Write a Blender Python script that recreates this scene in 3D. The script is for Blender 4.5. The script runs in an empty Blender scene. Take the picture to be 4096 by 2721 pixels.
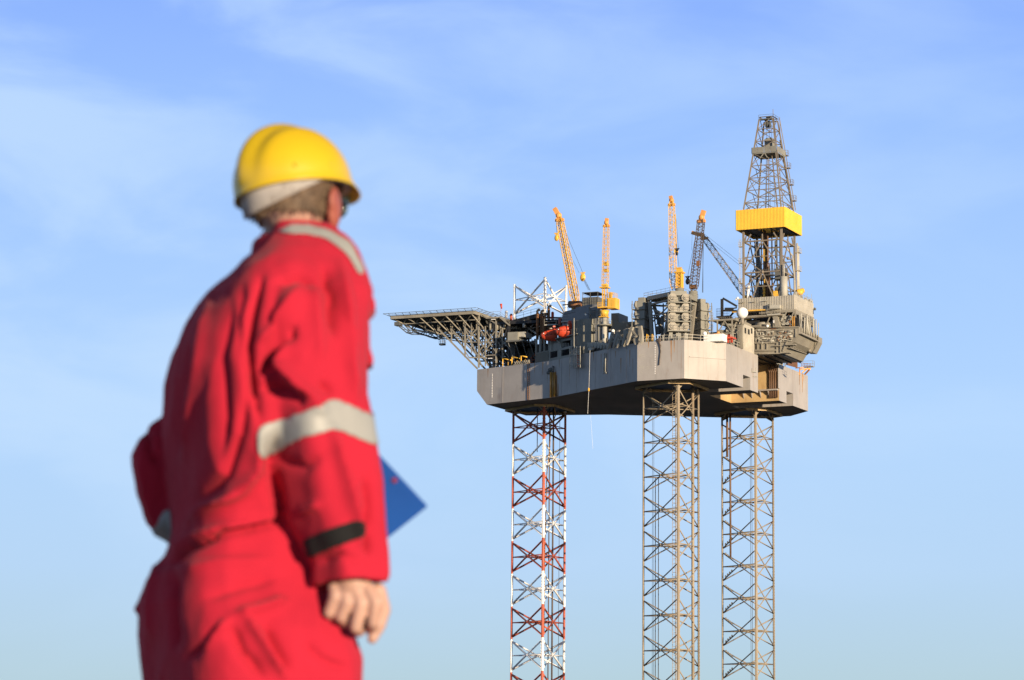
import bpy, bmesh, math, random
from math import radians, sin, cos, pi, sqrt
from mathutils import Vector, Matrix, noise
random.seed(7)
SC = bpy.context.scene
COL = SC.collection
# ------------------------------------------------------------------ camera
FPX, PHI, PCX, PCY, PW = 11149.7, radians(8.7396), 2700.0, 1360.0, 4096.0
CAMZ = 3.4                                  # camera height over the sea
cd = bpy.data.cameras.new('camera')
cam = bpy.data.objects.new('camera', cd); COL.objects.link(cam)
cam.location = (0, 0, CAMZ)
cam.rotation_euler = (pi/2 + PHI, 0, 0)
cd.sensor_width = 36; cd.lens = FPX/PW*36
cd.shift_x = (2048 - PCX)/PW; cd.shift_y = (PCY - 1360.5)/PW
cd.clip_start = .1; cd.clip_end = 30000
cd.dof.use_dof = True; cd.dof.focus_distance = 570; cd.dof.aperture_fstop = 7.2
SC.camera = cam
# ------------------------------------------------------------------ view
SC.view_settings.view_transform = 'Standard'; SC.view_settings.look = 'None'
SC.view_settings.exposure = .6; SC.view_settings.gamma = 1; SC.view_settings.use_curve_mapping = False
SC.cycles.max_bounces = 6
# ------------------------------------------------------------------ frame of the rig
OX, OY, HZ = 7.82092, 567.158, 74.793 + CAMZ
A_ = radians(158.5505)
SU = Vector((-cos(A_), -sin(A_), 0)); FV = Vector((sin(A_)*1, -cos(A_)*1, 0))
if FV.y < 0: FV = -FV
RIGROT = math.atan2(SU.y, SU.x)
def W(u, v, z): return Vector((OX, OY, HZ)) + SU*u + FV*v + Vector((0, 0, z))
# sun direction in rig plan (towards the sun): mostly sternward, a little to the near side
SUN_EL = radians(7)
sh = (SU*1.0 - FV*.62).normalized()
SUND = Vector((sh.x*cos(SUN_EL), sh.y*cos(SUN_EL), sin(SUN_EL)))
sl = bpy.data.lights.new('sun', 'SUN'); sl.energy = 5; sl.angle = radians(.5); sl.color = (1, .80, .56)
so = bpy.data.objects.new('sun', sl); COL.objects.link(so)
so.rotation_euler = SUND.to_track_quat('Z', 'Y').to_euler()
so.location = (60, -60, 90)
# ------------------------------------------------------------------ sky
def lin(r, g, b):
    f = lambda c: (c/255/12.92 if c <= 10 else ((c/255+.055)/1.055)**2.4)
    return (f(r), f(g), f(b), 1)
wd = bpy.data.worlds.new('World'); SC.world = wd; wd.use_nodes = True
nt = wd.node_tree; nt.nodes.clear()
def N(t, **k):
    n = nt.nodes.new(t)
    for a, b in k.items(): setattr(n, a, b)
    return n
def LK(a, b): nt.links.new(a, b)
def build_sky():
    out = N('ShaderNodeOutputWorld'); bg = N('ShaderNodeBackground')
    tc = N('ShaderNodeTexCoord'); sx = N('ShaderNodeSeparateXYZ'); LK(tc.outputs['Generated'], sx.inputs[0])
    ramp = N('ShaderNodeValToRGB'); cr = ramp.color_ramp
    mr = N('ShaderNodeMapRange'); LK(sx.outputs['Z'], mr.inputs[0]); mr.inputs[1].default_value = 0; mr.inputs[2].default_value = .32
    LK(mr.outputs[0], ramp.inputs[0])
    st = [(0.0, (180, 202, 208)), (.10, (184, 211, 224)), (.22, (184, 215, 246)), (.38, (180, 215, 255)),
          (.55, (169, 206, 255)), (.72, (155, 194, 255)), (.84, (141, 180, 255)), (1.0, (130, 170, 252))]
    while len(cr.elements) < len(st): cr.elements.new(.5)
    for e, (p, c) in zip(cr.elements, st): e.position = p; e.color = lin(*c)
    # wispy high cloud, stretched along the horizon
    cm = N('ShaderNodeMapping'); LK(tc.outputs['Generated'], cm.inputs[0]); cm.inputs['Scale'].default_value = (6, 6, 17); cm.inputs['Rotation'].default_value = (0, radians(-12), 0)
    nz = N('ShaderNodeTexNoise'); LK(cm.outputs[0], nz.inputs['Vector']); nz.inputs['Scale'].default_value = 1.3; nz.inputs['Detail'].default_value = 7; nz.inputs['Roughness'].default_value = .52; nz.inputs['Distortion'].default_value = .5
    m2 = N('ShaderNodeMapRange'); m2.interpolation_type = 'SMOOTHSTEP'; LK(nz.outputs['Fac'], m2.inputs[0]); m2.inputs[1].default_value = .37; m2.inputs[2].default_value = .66; m2.inputs[4].default_value = .8
    # the left sky carries most of the cloud
    m3 = N('ShaderNodeMapRange'); LK(sx.outputs['X'], m3.inputs[0]); m3.inputs[1].default_value = -.23; m3.inputs[2].default_value = .10; m3.inputs[3].default_value = .9; m3.inputs[4].default_value = .35
    mh = N('ShaderNodeMapRange'); LK(sx.outputs['Z'], mh.inputs[0]); mh.inputs[1].default_value = .025; mh.inputs[2].default_value = .12
    m0 = N('ShaderNodeMath', operation='MULTIPLY'); LK(m2.outputs[0], m0.inputs[0]); LK(mh.outputs[0], m0.inputs[1])
    mm = N('ShaderNodeMath', operation='MULTIPLY'); LK(m0.outputs[0], mm.inputs[0]); LK(m3.outputs[0], mm.inputs[1])
    mix = N('ShaderNodeMix', data_type='RGBA'); LK(mm.outputs[0], mix.inputs[0]); LK(ramp.outputs[0], mix.inputs[6]); mix.inputs[7].default_value = lin(197, 225, 255)
    # upper dome: Nishita
    sk = N('ShaderNodeTexSky', sky_type='NISHITA'); sk.sun_disc = False; sk.sun_elevation = SUN_EL
    sk.sun_rotation = math.atan2(SUND.x, SUND.y)
    sc = N('ShaderNodeVectorMath', operation='SCALE'); LK(sk.outputs[0], sc.inputs[0]); sc.inputs['Scale'].default_value = .055
    m4 = N('ShaderNodeMapRange'); m4.interpolation_type = 'SMOOTHSTEP'; LK(sx.outputs['Z'], m4.inputs[0]); m4.inputs[1].default_value = .3; m4.inputs[2].default_value = .6
    mx2 = N('ShaderNodeMix', data_type='RGBA'); LK(m4.outputs[0], mx2.inputs[0]); LK(mix.outputs[2], mx2.inputs[6]); LK(sc.outputs[0], mx2.inputs[7])
    LK(mx2.outputs[2], bg.inputs[0]); bg.inputs[1].default_value = .66
    LK(bg.outputs[0], out.inputs[0])
build_sky()
# ------------------------------------------------------------------ pixel -> point helpers (rig frame)
def _ray(px, py):
    x = (px-PCX)/FPX; k = -(py-PCY)/FPX
    return Vector((x, cos(PHI)-k*sin(PHI), sin(PHI)+k*cos(PHI)))
_O2 = Vector((OX, OY, 0))
def pv(px, py, v):
    d = _ray(px, py); t = (v + _O2.dot(FV))/(d.dot(FV)); P = d*t
    return Vector(((P-_O2).dot(SU), v, P.z + CAMZ - HZ))
def pu(px, py, u):
    d = _ray(px, py); t = (u + _O2.dot(SU))/(d.dot(SU)); P = d*t
    return Vector((u, (P-_O2).dot(FV), P.z + CAMZ - HZ))
ZN = {1: (1500, 1050, 3.137), 2: (2000, 1050, 3.137), 3: (2500, 1050, 3.484), 4: (2850, 1050, 3.484), 5: (1850, 1350, 2.951),
      6: (2500, 1350, 2.951), 7: (2900, 400, 3.484), 8: (2850, 780, 3.336), 9: (2150, 780, 3.148)}
def zv(k, x, y, v):
    a, b, s = ZN[k]; return pv(a+x/s, b+y/s, v)
def zu(k, x, y, u):
    a, b, s = ZN[k]; return pu(a+x/s, b+y/s, u)
def at(px, py, Y):                            # person frame: point at distance Y along the view axis
    d = _ray(px*1.73559, py*1.73559); d = d*(Y/d.y); return Vector((d.x, d.y, d.z + CAMZ))
# ------------------------------------------------------------------ mesh builder
class MB:
    def __init__(s): s.v = []; s.f = []; s.mi = []; s.m = 0; s.sm = []
    def add(s, vs, fs, smooth=False):
        b = len(s.v); s.v += [Vector(p) for p in vs]
        for f in fs: s.f.append([b+i for i in f]); s.mi.append(s.m); s.sm.append(smooth)
    def box(s, u0, u1, v0, v1, z0, z1):
        s.add([(u0, v0, z0), (u1, v0, z0), (u1, v1, z0), (u0, v1, z0), (u0, v0, z1), (u1, v0, z1), (u1, v1, z1), (u0, v1, z1)],
              [(3, 2, 1, 0), (4, 5, 6, 7), (0, 1, 5, 4), (1, 2, 6, 5), (2, 3, 7, 6), (3, 0, 4, 7)])
    def prism(s, pts, z0, z1):
        n = len(pts); a = sum(pts[i][0]*pts[(i+1) % n][1]-pts[(i+1) % n][0]*pts[i][1] for i in range(n))
        if a < 0: pts = pts[::-1]
        s.add([(p[0], p[1], z0) for p in pts]+[(p[0], p[1], z1) for p in pts],
              [tuple(range(n))[::-1], tuple(range(n, 2*n))]+[(i, (i+1) % n, n+(i+1) % n, n+i) for i in range(n)])
    def slab(s, pts, d):                       # planar polygon of 3-D points extruded by vector d
        n = len(pts); d = Vector(d); pts = [Vector(p) for p in pts]
        nr = Vector()
        for i in range(n): nr += pts[i].cross(pts[(i+1) % n])
        if nr.dot(d) < 0: pts = pts[::-1]
        s.add(pts+[p+d for p in pts], [tuple(range(n))[::-1], tuple(range(n, 2*n))]+[(i, (i+1) % n, n+(i+1) % n, n+i) for i in range(n)])
    def tube(s, p, q, r0, r1=None, n=8, caps=True):
        p, q = Vector(p), Vector(q); r1 = r0 if r1 is None else r1; d = q-p
        if d.length < 1e-6: return
        d.normalize(); a = d.orthogonal().normalized(); b = d.cross(a)
        vs = [p+(a*cos(2*pi*i/n)+b*sin(2*pi*i/n))*r0 for i in range(n)]+[q+(a*cos(2*pi*i/n)+b*sin(2*pi*i/n))*r1 for i in range(n)]
        s.add(vs, [(i, (i+1) % n, n+(i+1) % n, n+i) for i in range(n)], n > 5)
        if caps: s.add(vs[:n], [tuple(range(n))[::-1]]); s.add(vs[n:], [tuple(range(n))])
    def bar(s, p, q, w, h=None, up=(0, 0, 1)):
        p, q = Vector(p), Vector(q); h = h or w; d = (q-p)
        if d.length < 1e-6: return
        d.normalize(); up = Vector(up)
        if abs(d.dot(up)) > .98: up = Vector((1, 0, 0))
        a = d.cross(up).normalized()*w/2; b = a.cross(d).normalized()*h/2
        c = [(-1, -1), (1, -1), (1, 1), (-1, 1)]
        s.add([p+a*i+b*j for i, j in c]+[q+a*i+b*j for i, j in c],
              [(3, 2, 1, 0), (4, 5, 6, 7), (0, 1, 5, 4), (1, 2, 6, 5), (2, 3, 7, 6), (3, 0, 4, 7)])
    def poly(s, pts, r, n=6):
        for a, b in zip(pts, pts[1:]): s.tube(a, b, r, n=n)
    def ball(s, c, r, sc=(1, 1, 1), nu=14, nv=9, ax=None):
        c = Vector(c); M = ax or Matrix.Identity(3); vs = []; fs = []
        for j in range(nv+1):
            t = pi*j/nv
            for i in range(nu):
                p = 2*pi*i/nu; vs.append(c+M@Vector((sin(t)*cos(p)*r*sc[0], sin(t)*sin(p)*r*sc[1], cos(t)*r*sc[2])))
        for j in range(nv):
            for i in range(nu): fs.append((j*nu+i, (j+1)*nu+i, (j+1)*nu+(i+1) % nu, j*nu+(i+1) % nu))
        s.add(vs, fs, True)
    def loft(s, rings, caps=True, smooth=True):
        n = len(rings[0]); vs = [p for r in rings for p in r]; fs = []
        for j in range(len(rings)-1):
            for i in range(n): fs.append((j*n+i, j*n+(i+1) % n, (j+1)*n+(i+1) % n, (j+1)*n+i))
        s.add(vs, fs, smooth)
        if caps:
            s.add(rings[0], [tuple(range(n))[::-1]], smooth); s.add(rings[-1], [tuple(range(n))], smooth)
    def mesh(s, name, mats, off=Vector()):
        me = bpy.data.meshes.new(name)
        me.from_pydata([p-off for p in s.v], [], s.f)
        for m in (mats if isinstance(mats, (list, tuple)) else [mats]): me.materials.append(m)
        me.polygons.foreach_set('material_index', s.mi); me.polygons.foreach_set('use_smooth', s.sm)
        bm = bmesh.new(); bm.from_mesh(me); bmesh.ops.remove_doubles(bm, verts=bm.verts, dist=1e-5); bmesh.ops.recalc_face_normals(bm, faces=bm.faces); bm.to_mesh(me); bm.free()
        me.update(); return me
BASE = {}
def meta(o, label, cat, group=None, kind=None):
    if label: o['label'] = label
    if cat: o['category'] = cat
    if group: o['group'] = group
    if kind: o['kind'] = kind
    return o
def thing(name, label, cat, base, group=None):
    o = bpy.data.objects.new(name, None); COL.objects.link(o); o.empty_display_size = .5
    b = Vector(base); o.location = W(*b); o.rotation_euler = (0, 0, RIGROT); BASE[o.name] = b
    return meta(o, label, cat, group)
def part(name, mb, mats, parent, label=None):
    b = BASE[parent.name]
    o = bpy.data.objects.new(name, mb.mesh(name, mats, b)); COL.objects.link(o); o.parent = parent; BASE[o.name] = b
    if label: o['label'] = label
    return o
def single(name, mb, mats, label, cat, base, group=None):
    b = Vector(base); o = bpy.data.objects.new(name, mb.mesh(name, mats, b)); COL.objects.link(o)
    o.location = W(*b); o.rotation_euler = (0, 0, RIGROT); BASE[o.name] = b
    return meta(o, label, cat, group)
def copy_tree(o, parent=None):
    c = o.copy(); COL.objects.link(c); BASE[c.name] = BASE[o.name]
    if parent: c.parent = parent
    for ch in list(o.children): copy_tree(ch, c)
    return c
# ------------------------------------------------------------------ materials
def mat(name, col, rough=.6, rust=0., rscale=.5, var=.12, streak=0., metal=0., bump=0., bscale=3., corr=None, spec=.4, rustcol=(.19, .075, .022), runs=0.):
    m = bpy.data.materials.new(name); m.use_nodes = True; t = m.node_tree; b = t.nodes['Principled BSDF']
    b.inputs['Roughness'].default_value = rough; b.inputs['Metallic'].default_value = metal; b.inputs['Specular IOR Level'].default_value = spec
    tc = t.nodes.new('ShaderNodeTexCoord')
    def noise_(scale, sv=(1, 1, 1), det=5, rg=.6):
        mp = t.nodes.new('ShaderNodeMapping'); mp.inputs['Scale'].default_value = sv; t.links.new(tc.outputs['Object'], mp.inputs[0])
        n = t.nodes.new('ShaderNodeTexNoise'); n.inputs['Scale'].default_value = scale; n.inputs['Detail'].default_value = det; n.inputs['Roughness'].default_value = rg
        t.links.new(mp.outputs[0], n.inputs['Vector']); return n.outputs['Fac']
    def mrange(src, a, bb, c=0., d=1.):
        r = t.nodes.new('ShaderNodeMapRange'); t.links.new(src, r.inputs[0])
        for i, x in enumerate((a, bb, c, d)): r.inputs[i+1].default_value = x
        return r.outputs[0]
    def mixc(fac, a, bb):
        x = t.nodes.new('ShaderNodeMix'); x.data_type = 'RGBA'; t.links.new(fac, x.inputs[0])
        for i, c in ((6, a), (7, bb)):
            if hasattr(c, 'links'): t.links.new(c, x.inputs[i])
            else: x.inputs[i].default_value = (*c[:3], 1)
        return x.outputs[2]
    dk = tuple(c*(1-var*1.6) for c in col); lt = tuple(min(1, c*(1+var)) for c in col)
    out = mixc(mrange(noise_(rscale*.7), .3, .7), dk, lt)
    if streak: out = mixc(mrange(noise_(1.1, (1, 1, .06)), .55, .85, 0, streak), out, tuple(c*.55 for c in col))
    if runs:
        out = mixc(mrange(noise_(1.0, (1.6, 1.6, .045), 4, .65), .60, .72, 0, runs), out, (.23, .12, .055))
        out = mixc(mrange(noise_(.55, (1, 1, .3), 6, .7), .52, .7, 0, runs*.55), out, tuple(c*.62 for c in col))
    if rust:
        out = mixc(mrange(noise_(rscale*2, (1, 1, .35), 8, .7), .62-.12*rust, .74, 0, .85*min(1, rust)), out, rustcol)
    t.links.new(out, b.inputs['Base Color'])
    if bump or corr:
        bp = t.nodes.new('ShaderNodeBump'); bp.inputs['Strength'].default_value = bump or .5
        t.links.new(noise_(bscale), bp.inputs['Height']); bp.inputs['Distance'].default_value = .05
        t.links.new(bp.outputs[0], b.inputs['Normal'])
    return m
M = {}
M['hull'] = mat('hull_paint', (.37, .345, .32), .55, rust=.4, rscale=.2, var=.1, streak=.4, runs=.6)
M['grey'] = mat('grey_paint', (.235, .23, .195), .6, rust=.25, rscale=.5, streak=.2)
M['lgrey'] = mat('light_grey_paint', (.40, .385, .33), .6, rust=.3, rscale=.6, streak=.2)
M['dgrey'] = mat('dark_grey_paint', (.11, .112, .105), .6, rust=.3, rscale=.6)  # also carries painted shade on the inner helideck steel
M['block'] = mat('block_paint', (.18, .185, .19), .6, rust=.15, rscale=.3, streak=.3)
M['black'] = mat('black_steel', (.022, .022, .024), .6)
M['beam'] = mat('beam_grey', (.25, .23, .185), .6, rust=.5, rscale=.6)
M['leg'] = mat('leg_paint', (.30, .25, .18), .6, rust=.8, rscale=.3, rustcol=(.36, .19, .07))
M['legdk'] = mat('leg_weathered', (.10, .075, .06), .7, rust=.4)
M['white'] = mat('white_paint', (.86, .84, .80), .5, rust=.1, rscale=.6)
M['red'] = mat('red_oxide', (.46, .11, .065), .6, rust=.2, rscale=.5)
M['yellow'] = mat('crane_yellow', (.74, .43, .06), .45, rust=.15, rscale=.6, rustcol=(.30, .10, .03))
M['orange'] = mat('boom_orange', (.70, .32, .09), .5, rust=.2)
M['wind'] = mat('windwall_yellow', (.84, .54, .06), .45, var=.05)
M['lifeboat'] = mat('lifeboat_orange', (.52, .06, .025), .45, var=.1)
M['rust'] = mat('rusty_steel', (.22, .10, .04), .75, rust=.5, rscale=1)
M['pipe'] = mat('brown_pipe', (.15, .085, .05), .65, rust=.5, rscale=1)
M['gold'] = mat('ochre_steel', (.42, .22, .05), .4, rust=.4, rscale=1)
M['clad'] = mat('pale_cladding', (.47, .44, .37), .5, rust=.12, rscale=.5, streak=.25)
M['dome'] = mat('radome_white', (.85, .84, .81), .35, var=.03)
M['wire'] = mat('wire', (.05, .05, .05), .6)
M['slotwall'] = mat('slot_wall', (.50, .35, .17), .6, rust=.5, rscale=.35, rustcol=(.20, .09, .03))
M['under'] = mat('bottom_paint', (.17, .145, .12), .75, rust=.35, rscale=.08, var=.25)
M['gear'] = mat('gear_case_grey', (.31, .285, .235), .6, rust=.45, rscale=.8, streak=.3)
M['derrick'] = mat('derrick_paint', (.22, .185, .14), .6, rust=.7, rscale=.5, rustcol=(.16, .075, .03))
M['glass'] = mat('dark_glass', (.02, .025, .03), .15)
# ================================================================== SETTING
def setting():
    sea = MB(); sea.add([(-12000, -4000, 0), (12000, -4000, 0), (12000, 20000, 0), (-12000, 20000, 0)], [(0, 1, 2, 3)])
    m = mat('sea_water', (.03, .06, .075), .12, var=.2, rscale=.02, bump=.6, bscale=.25)
    o = bpy.data.objects.new('sea', sea.mesh('sea', m)); COL.objects.link(o); meta(o, None, None, kind='structure')
    q = MB(); gz = CAMZ-.56; q.box(-30, 30, -12, 9, gz-6, gz)
    o = bpy.data.objects.new('quay', q.mesh('quay', mat('quay_concrete', (.34, .33, .31), .85, var=.2, rscale=.8, bump=.4, bscale=8))); COL.objects.link(o); meta(o, None, None, kind='structure')
setting()
# ================================================================== RIG: HULL
DK = 7.6
NEAR = [(-49.3, -9.0), (-29.6, -14.95), (-4.0, -31.4), (5.9, -31.5), (12.1, -24.9)]
def edge_v(u):
    for (a, b), (c, d) in zip(NEAR, NEAR[1:]):
        if a <= u <= c: return b+(d-b)*(u-a)/(c-a)
    return NEAR[0][1] if u < NEAR[0][0] else NEAR[-1][1]
rig = thing('jackup_rig', 'grey jack-up platform hull standing high on three lattice legs', 'oil rig', (0, 0, 0))
def hull():
    ub, st, sw, ci, co, ch = 1.6, 12.1, 6.4, 11.0, 15.2, 2.55   # slot front, stern, slot half width, channels
    left = [(-49.3, -9.0), (-29.6, -14.95), (-4.0, -31.4), (5.9, -31.5), (st, -24.9)]
    mb = MB()
    top = left+[(st, -sw), (ub, -sw), (ub, sw), (st, sw)]+[(a, -b) for a, b in left[::-1]]
    # side walls: bow has a raked foot
    def wall(a, b, z0=0, z1=DK): mb.add([(*a, z0), (*b, z0), (*b, z1), (*a, z1)], [(0, 1, 2, 3)])
    for s in (-1, 1):
        L = [(a, b*-s) if s == 1 else (a, b) for a, b in left]
        bow_t, bow_b = L[0], (-46.6, L[0][1]+(L[1][1]-L[0][1])*2.7/19.7)
        n1 = [(*bow_t, 3.1), (*bow_b, 0), (*L[1], 0), (*L[1], DK), (*bow_t, DK)]
        mb.add(n1, [(0, 1, 2, 3, 4)])
        for a, b in zip(L[1:-1], L[2:]): wall(a, b)
        y = lambda v: v*-1*-s if s == 1 else -v
        # stern wall of this side with the channel cut out of its foot
        c1, c0, w_ = (s*co, s*ci, s*sw)
        e = L[-1][1]
        mb.add([(st, e, 0), (st, c1, 0), (st, c1, ch), (st, c0, ch), (st, c0, 0), (st, w_, 0), (st, w_, DK), (st, e, DK)], [tuple(range(8))])
        mb.m = 1 if s == 1 else 0
        mb.add([(st, w_, 0), (ub, w_, 0), (ub, w_, DK), (st, w_, DK)], [(0, 1, 2, 3)])      # slot side
        mb.m = 0
        for c in (c0, c1): mb.add([(st, c, 0), (0, c, 0), (0, c, ch), (st, c, ch)], [(0, 1, 2, 3)])
        mb.add([(st, c0, ch), (0, c0, ch), (0, c1, ch), (st, c1, ch)], [(0, 1, 2, 3)])
        mb.add([(0, c0, 0), (0, c1, 0), (0, c1, ch), (0, c0, ch)], [(0, 1, 2, 3)])
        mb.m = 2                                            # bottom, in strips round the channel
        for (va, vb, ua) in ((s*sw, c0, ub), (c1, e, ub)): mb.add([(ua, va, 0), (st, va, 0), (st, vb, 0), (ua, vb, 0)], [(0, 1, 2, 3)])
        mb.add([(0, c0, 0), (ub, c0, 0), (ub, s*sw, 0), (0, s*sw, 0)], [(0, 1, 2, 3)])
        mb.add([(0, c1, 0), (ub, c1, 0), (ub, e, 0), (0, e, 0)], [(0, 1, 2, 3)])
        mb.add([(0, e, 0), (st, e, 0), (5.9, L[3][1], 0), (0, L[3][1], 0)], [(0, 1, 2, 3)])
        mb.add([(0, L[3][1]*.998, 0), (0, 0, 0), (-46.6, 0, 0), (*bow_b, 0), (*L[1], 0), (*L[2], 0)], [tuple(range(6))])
        mb.m = 0
    mb.m = 1; mb.add([(ub, -sw, 0), (ub, sw, 0), (ub, sw, DK), (ub, -sw, DK)], [(0, 1, 2, 3)])
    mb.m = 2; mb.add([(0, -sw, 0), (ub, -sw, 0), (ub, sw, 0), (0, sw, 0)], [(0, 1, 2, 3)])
    mb.m = 0
    mb.add([(-49.3, -9, 3.1), (-46.6, -9.815, 0), (-46.6, 9.815, 0), (-49.3, 9, 3.1)], [(0, 1, 2, 3)])
    mb.add([(-49.3, -9, 3.1), (-49.3, 9, 3.1), (-49.3, 9, DK), (-49.3, -9, DK)], [(0, 1, 2, 3)])
    mb.m = 3; mb.add([(*p, DK) for p in top], [tuple(range(len(top)))])
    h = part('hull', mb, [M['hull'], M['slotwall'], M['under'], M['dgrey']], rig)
    # rub strake on the lit corner, draught marks, weld lines
    s = MB(); a, b = Vector((5.9, -31.5, 4.35)), Vector((12.1, -24.9, 4.35)); nrm = Vector((.73, -.68, 0))
    pp = [a.lerp(b, .12)+nrm*.01, b+nrm*.01]
    s.bar(pp[0], pp[1], .25, .18)
    part('rub_strake', s, M['hull'], h)
    d = MB()
    for (u, z0, z1) in ((-45.2, 1.4, 6.2), (-.2, 1.2, 6.9)):
        v = edge_v(u)-.04; k = z0
        while k < z1: d.box(u-.1, u+.1, v-.015, v+.01, k, k+.16); k += .34
    part('draught_marks', d, M['white'], h)
    sc = MB(); random.seed(3)                                # scraped paint by the corner
    for i in range(46):
        u = -3.9+abs(random.gauss(0, 1.2)); z = random.choice([random.uniform(2.2, 3.2), random.uniform(4.2, 5.2), random.uniform(.8, 7.4)]); w = random.uniform(.08, .5)
        ev = edge_v(u)
        if u+w < 5.6: sc.box(u, u+w, ev-.03, ev-.004, z, z+random.uniform(.04, .12))
    part('scraped_paint', sc, M['lgrey'], h)
    # rust runs as real weathered plates round the guide pipe
    for t in (.12, .3, .52, .7, .88):
        p = Vector((*NEAR[1], 0)).lerp(Vector((*NEAR[2], 0)), t); ln = MB(); ln.bar(p+Vector((-.01, -.02, .1)), p+Vector((-.01, -.02, 7.4)), .06, .05); part('weld_seam', ln, M['hull'], h)
    for t in (.35, .68):
        p = Vector((*NEAR[0], 0)).lerp(Vector((*NEAR[1], 0)), t); ln = MB(); ln.bar(p+Vector((-.01, -.02, .1)), p+Vector((-.01, -.02, 7.4)), .06, .05); part('weld_seam', ln, M['hull'], h)
    # leg wells: dark guide rings below the hull
    for (cu, cv) in ((-38.66, 0), (0, -22.22), (0, 22.22)):
        g = MB()
        pts = [(cu+7.6*cos(pi+k*2*pi/3+dd), cv+7.6*sin(pi+k*2*pi/3+dd)) for k in range(3) for dd in (-.28, .28)]
        n = len(pts)
        for i in range(n):
            a, b = pts[i], pts[(i+1) % n]
            g.add([(*a, -.01), (*b, -.01), (*b, -.42), (*a, -.42)], [(0, 1, 2, 3)])
            g.bar((*a, -.45), (*b, -.45), .2)
            for t in (.2, .4, .6, .8):
                p = Vector((*a, 0)).lerp(Vector((*b, 0)), t); g.bar(p+Vector((0, 0, -.01)), p+Vector((0, 0, -.45)), .15)
        w = MB(); w.prism(pts, -.06, -.02)
        gg = part('leg_guide', g, M['slotwall'], h); 
        for k in range(3):                                   # guide shoes seen as pale stubs
            t = pi+k*2*pi/3; x, y = cu+6.35*cos(t), cv+6.35*sin(t)
            for dd in (2.35, -2.35):
                gsh = Vector((cos(t+dd), sin(t+dd), 0)); w.m = 1; w.bar((x, y, -1.3), Vector((x, y, -.2))+gsh*1.6, .3)
            w.m = 0
        part('leg_well', w, [M['black'], M['leg']], h)
    return h
HULL = hull()
# ================================================================== LEGS
BAY = 6.827; S3 = 11/sqrt(3)
def leg(cu, cv, ph, ztop, mats, kind, extras=None):
    C = [Vector((cu+S3*cos(pi+k*2*pi/3), cv+S3*sin(pi+k*2*pi/3), 0)) for k in range(3)]
    zb = -HZ-2
    nodes = [ph+BAY*k for k in range(-14, 8)]
    nodes = [z for z in nodes if zb-BAY < z and z <= ztop+.5]
    def colour(k): return (1 if k >= 3 else k % 2) if kind == 'banded' else 0
    br = MB(); Z = lambda p, z: Vector((p.x, p.y, z))
    for z in nodes[:-1]:
        k = int(round((z-ph)/BAY)); br.m = colour(k); g = .42
        for a, b in ((0, 1), (1, 2), (2, 0)):
            p, q = C[a], C[b]
            rb = (.2 if k >= 3 else .19) if kind == 'banded' else .125; br.tube(Z(p, z+g), Z(q, z+BAY-g), rb, n=6); br.tube(Z(q, z+g), Z(p, z+BAY-g), rb, n=6)
            br.tube(Z(p, z+BAY/2), Z(q, z+BAY/2), .11, n=6)
            mid = Z((p+q)/2, z+BAY/2); br.ball(mid, .26, nu=8, nv=5)
        ms = [Z((C[a]+C[b])/2, z+BAY/2) for a, b in ((0, 1), (1, 2), (2, 0))]
        for i in range(3): br.tube(ms[i], ms[(i+1) % 3], .085, n=5)
    lg = part('leg', br, mats, rig, {'banded': 'lattice leg banded in white and red oxide', 'mid': 'nearest lattice leg in beige paint', 'far': 'farther beige lattice leg below the stern'}[kind])
    for c in C:
        m = MB(); rad = Vector((c.x-cu, c.y-cv, 0)).normalized(); tn = Vector((-rad.y, rad.x, 0))
        edges = [zb]+[z for z in nodes if zb < z < ztop]+[ztop]
        for a, b in zip(edges, edges[1:]):
            m.m = colour(math.floor((((a+b)/2)-ph)/BAY)); m.tube(Z(c, a), Z(c, b), .25 if kind == 'banded' else .21, n=10)
            m.bar(Z(c, a), Z(c, b), .56, .09, up=rad)
            z = a
            while z < b-.3 and z > -72:
                for s in (-1, 1): m.bar(Z(c, z)+tn*s*.27, Z(c, z)+tn*s*.33, .08, .2)
                z += .62
        part('chord', m, mats, lg)
    return lg, C
def ladder(mb, p, q, side, w=.45, r=.035, step=.6):
    p, q, side = Vector(p), Vector(q), Vector(side).normalized()
    for s in (-1, 1): mb.tube(p+side*s*w/2, q+side*s*w/2, r, n=5)
    n = int((q-p).length/step)
    for i in range(n+1):
        c = p.lerp(q, i/max(1, n)); mb.tube(c-side*w/2, c+side*w/2, r*.8, n=4)
LB, CB = leg(-38.66, 0, -7.23, 26.9, [M['red'], M['white']], 'banded')
LM, CM = leg(0, -22.22, -7.67, 9, [M['leg']], 'mid')
LF, CF = leg(0, 22.22, -8.75, 9, [M['leg']], 'far')
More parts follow.
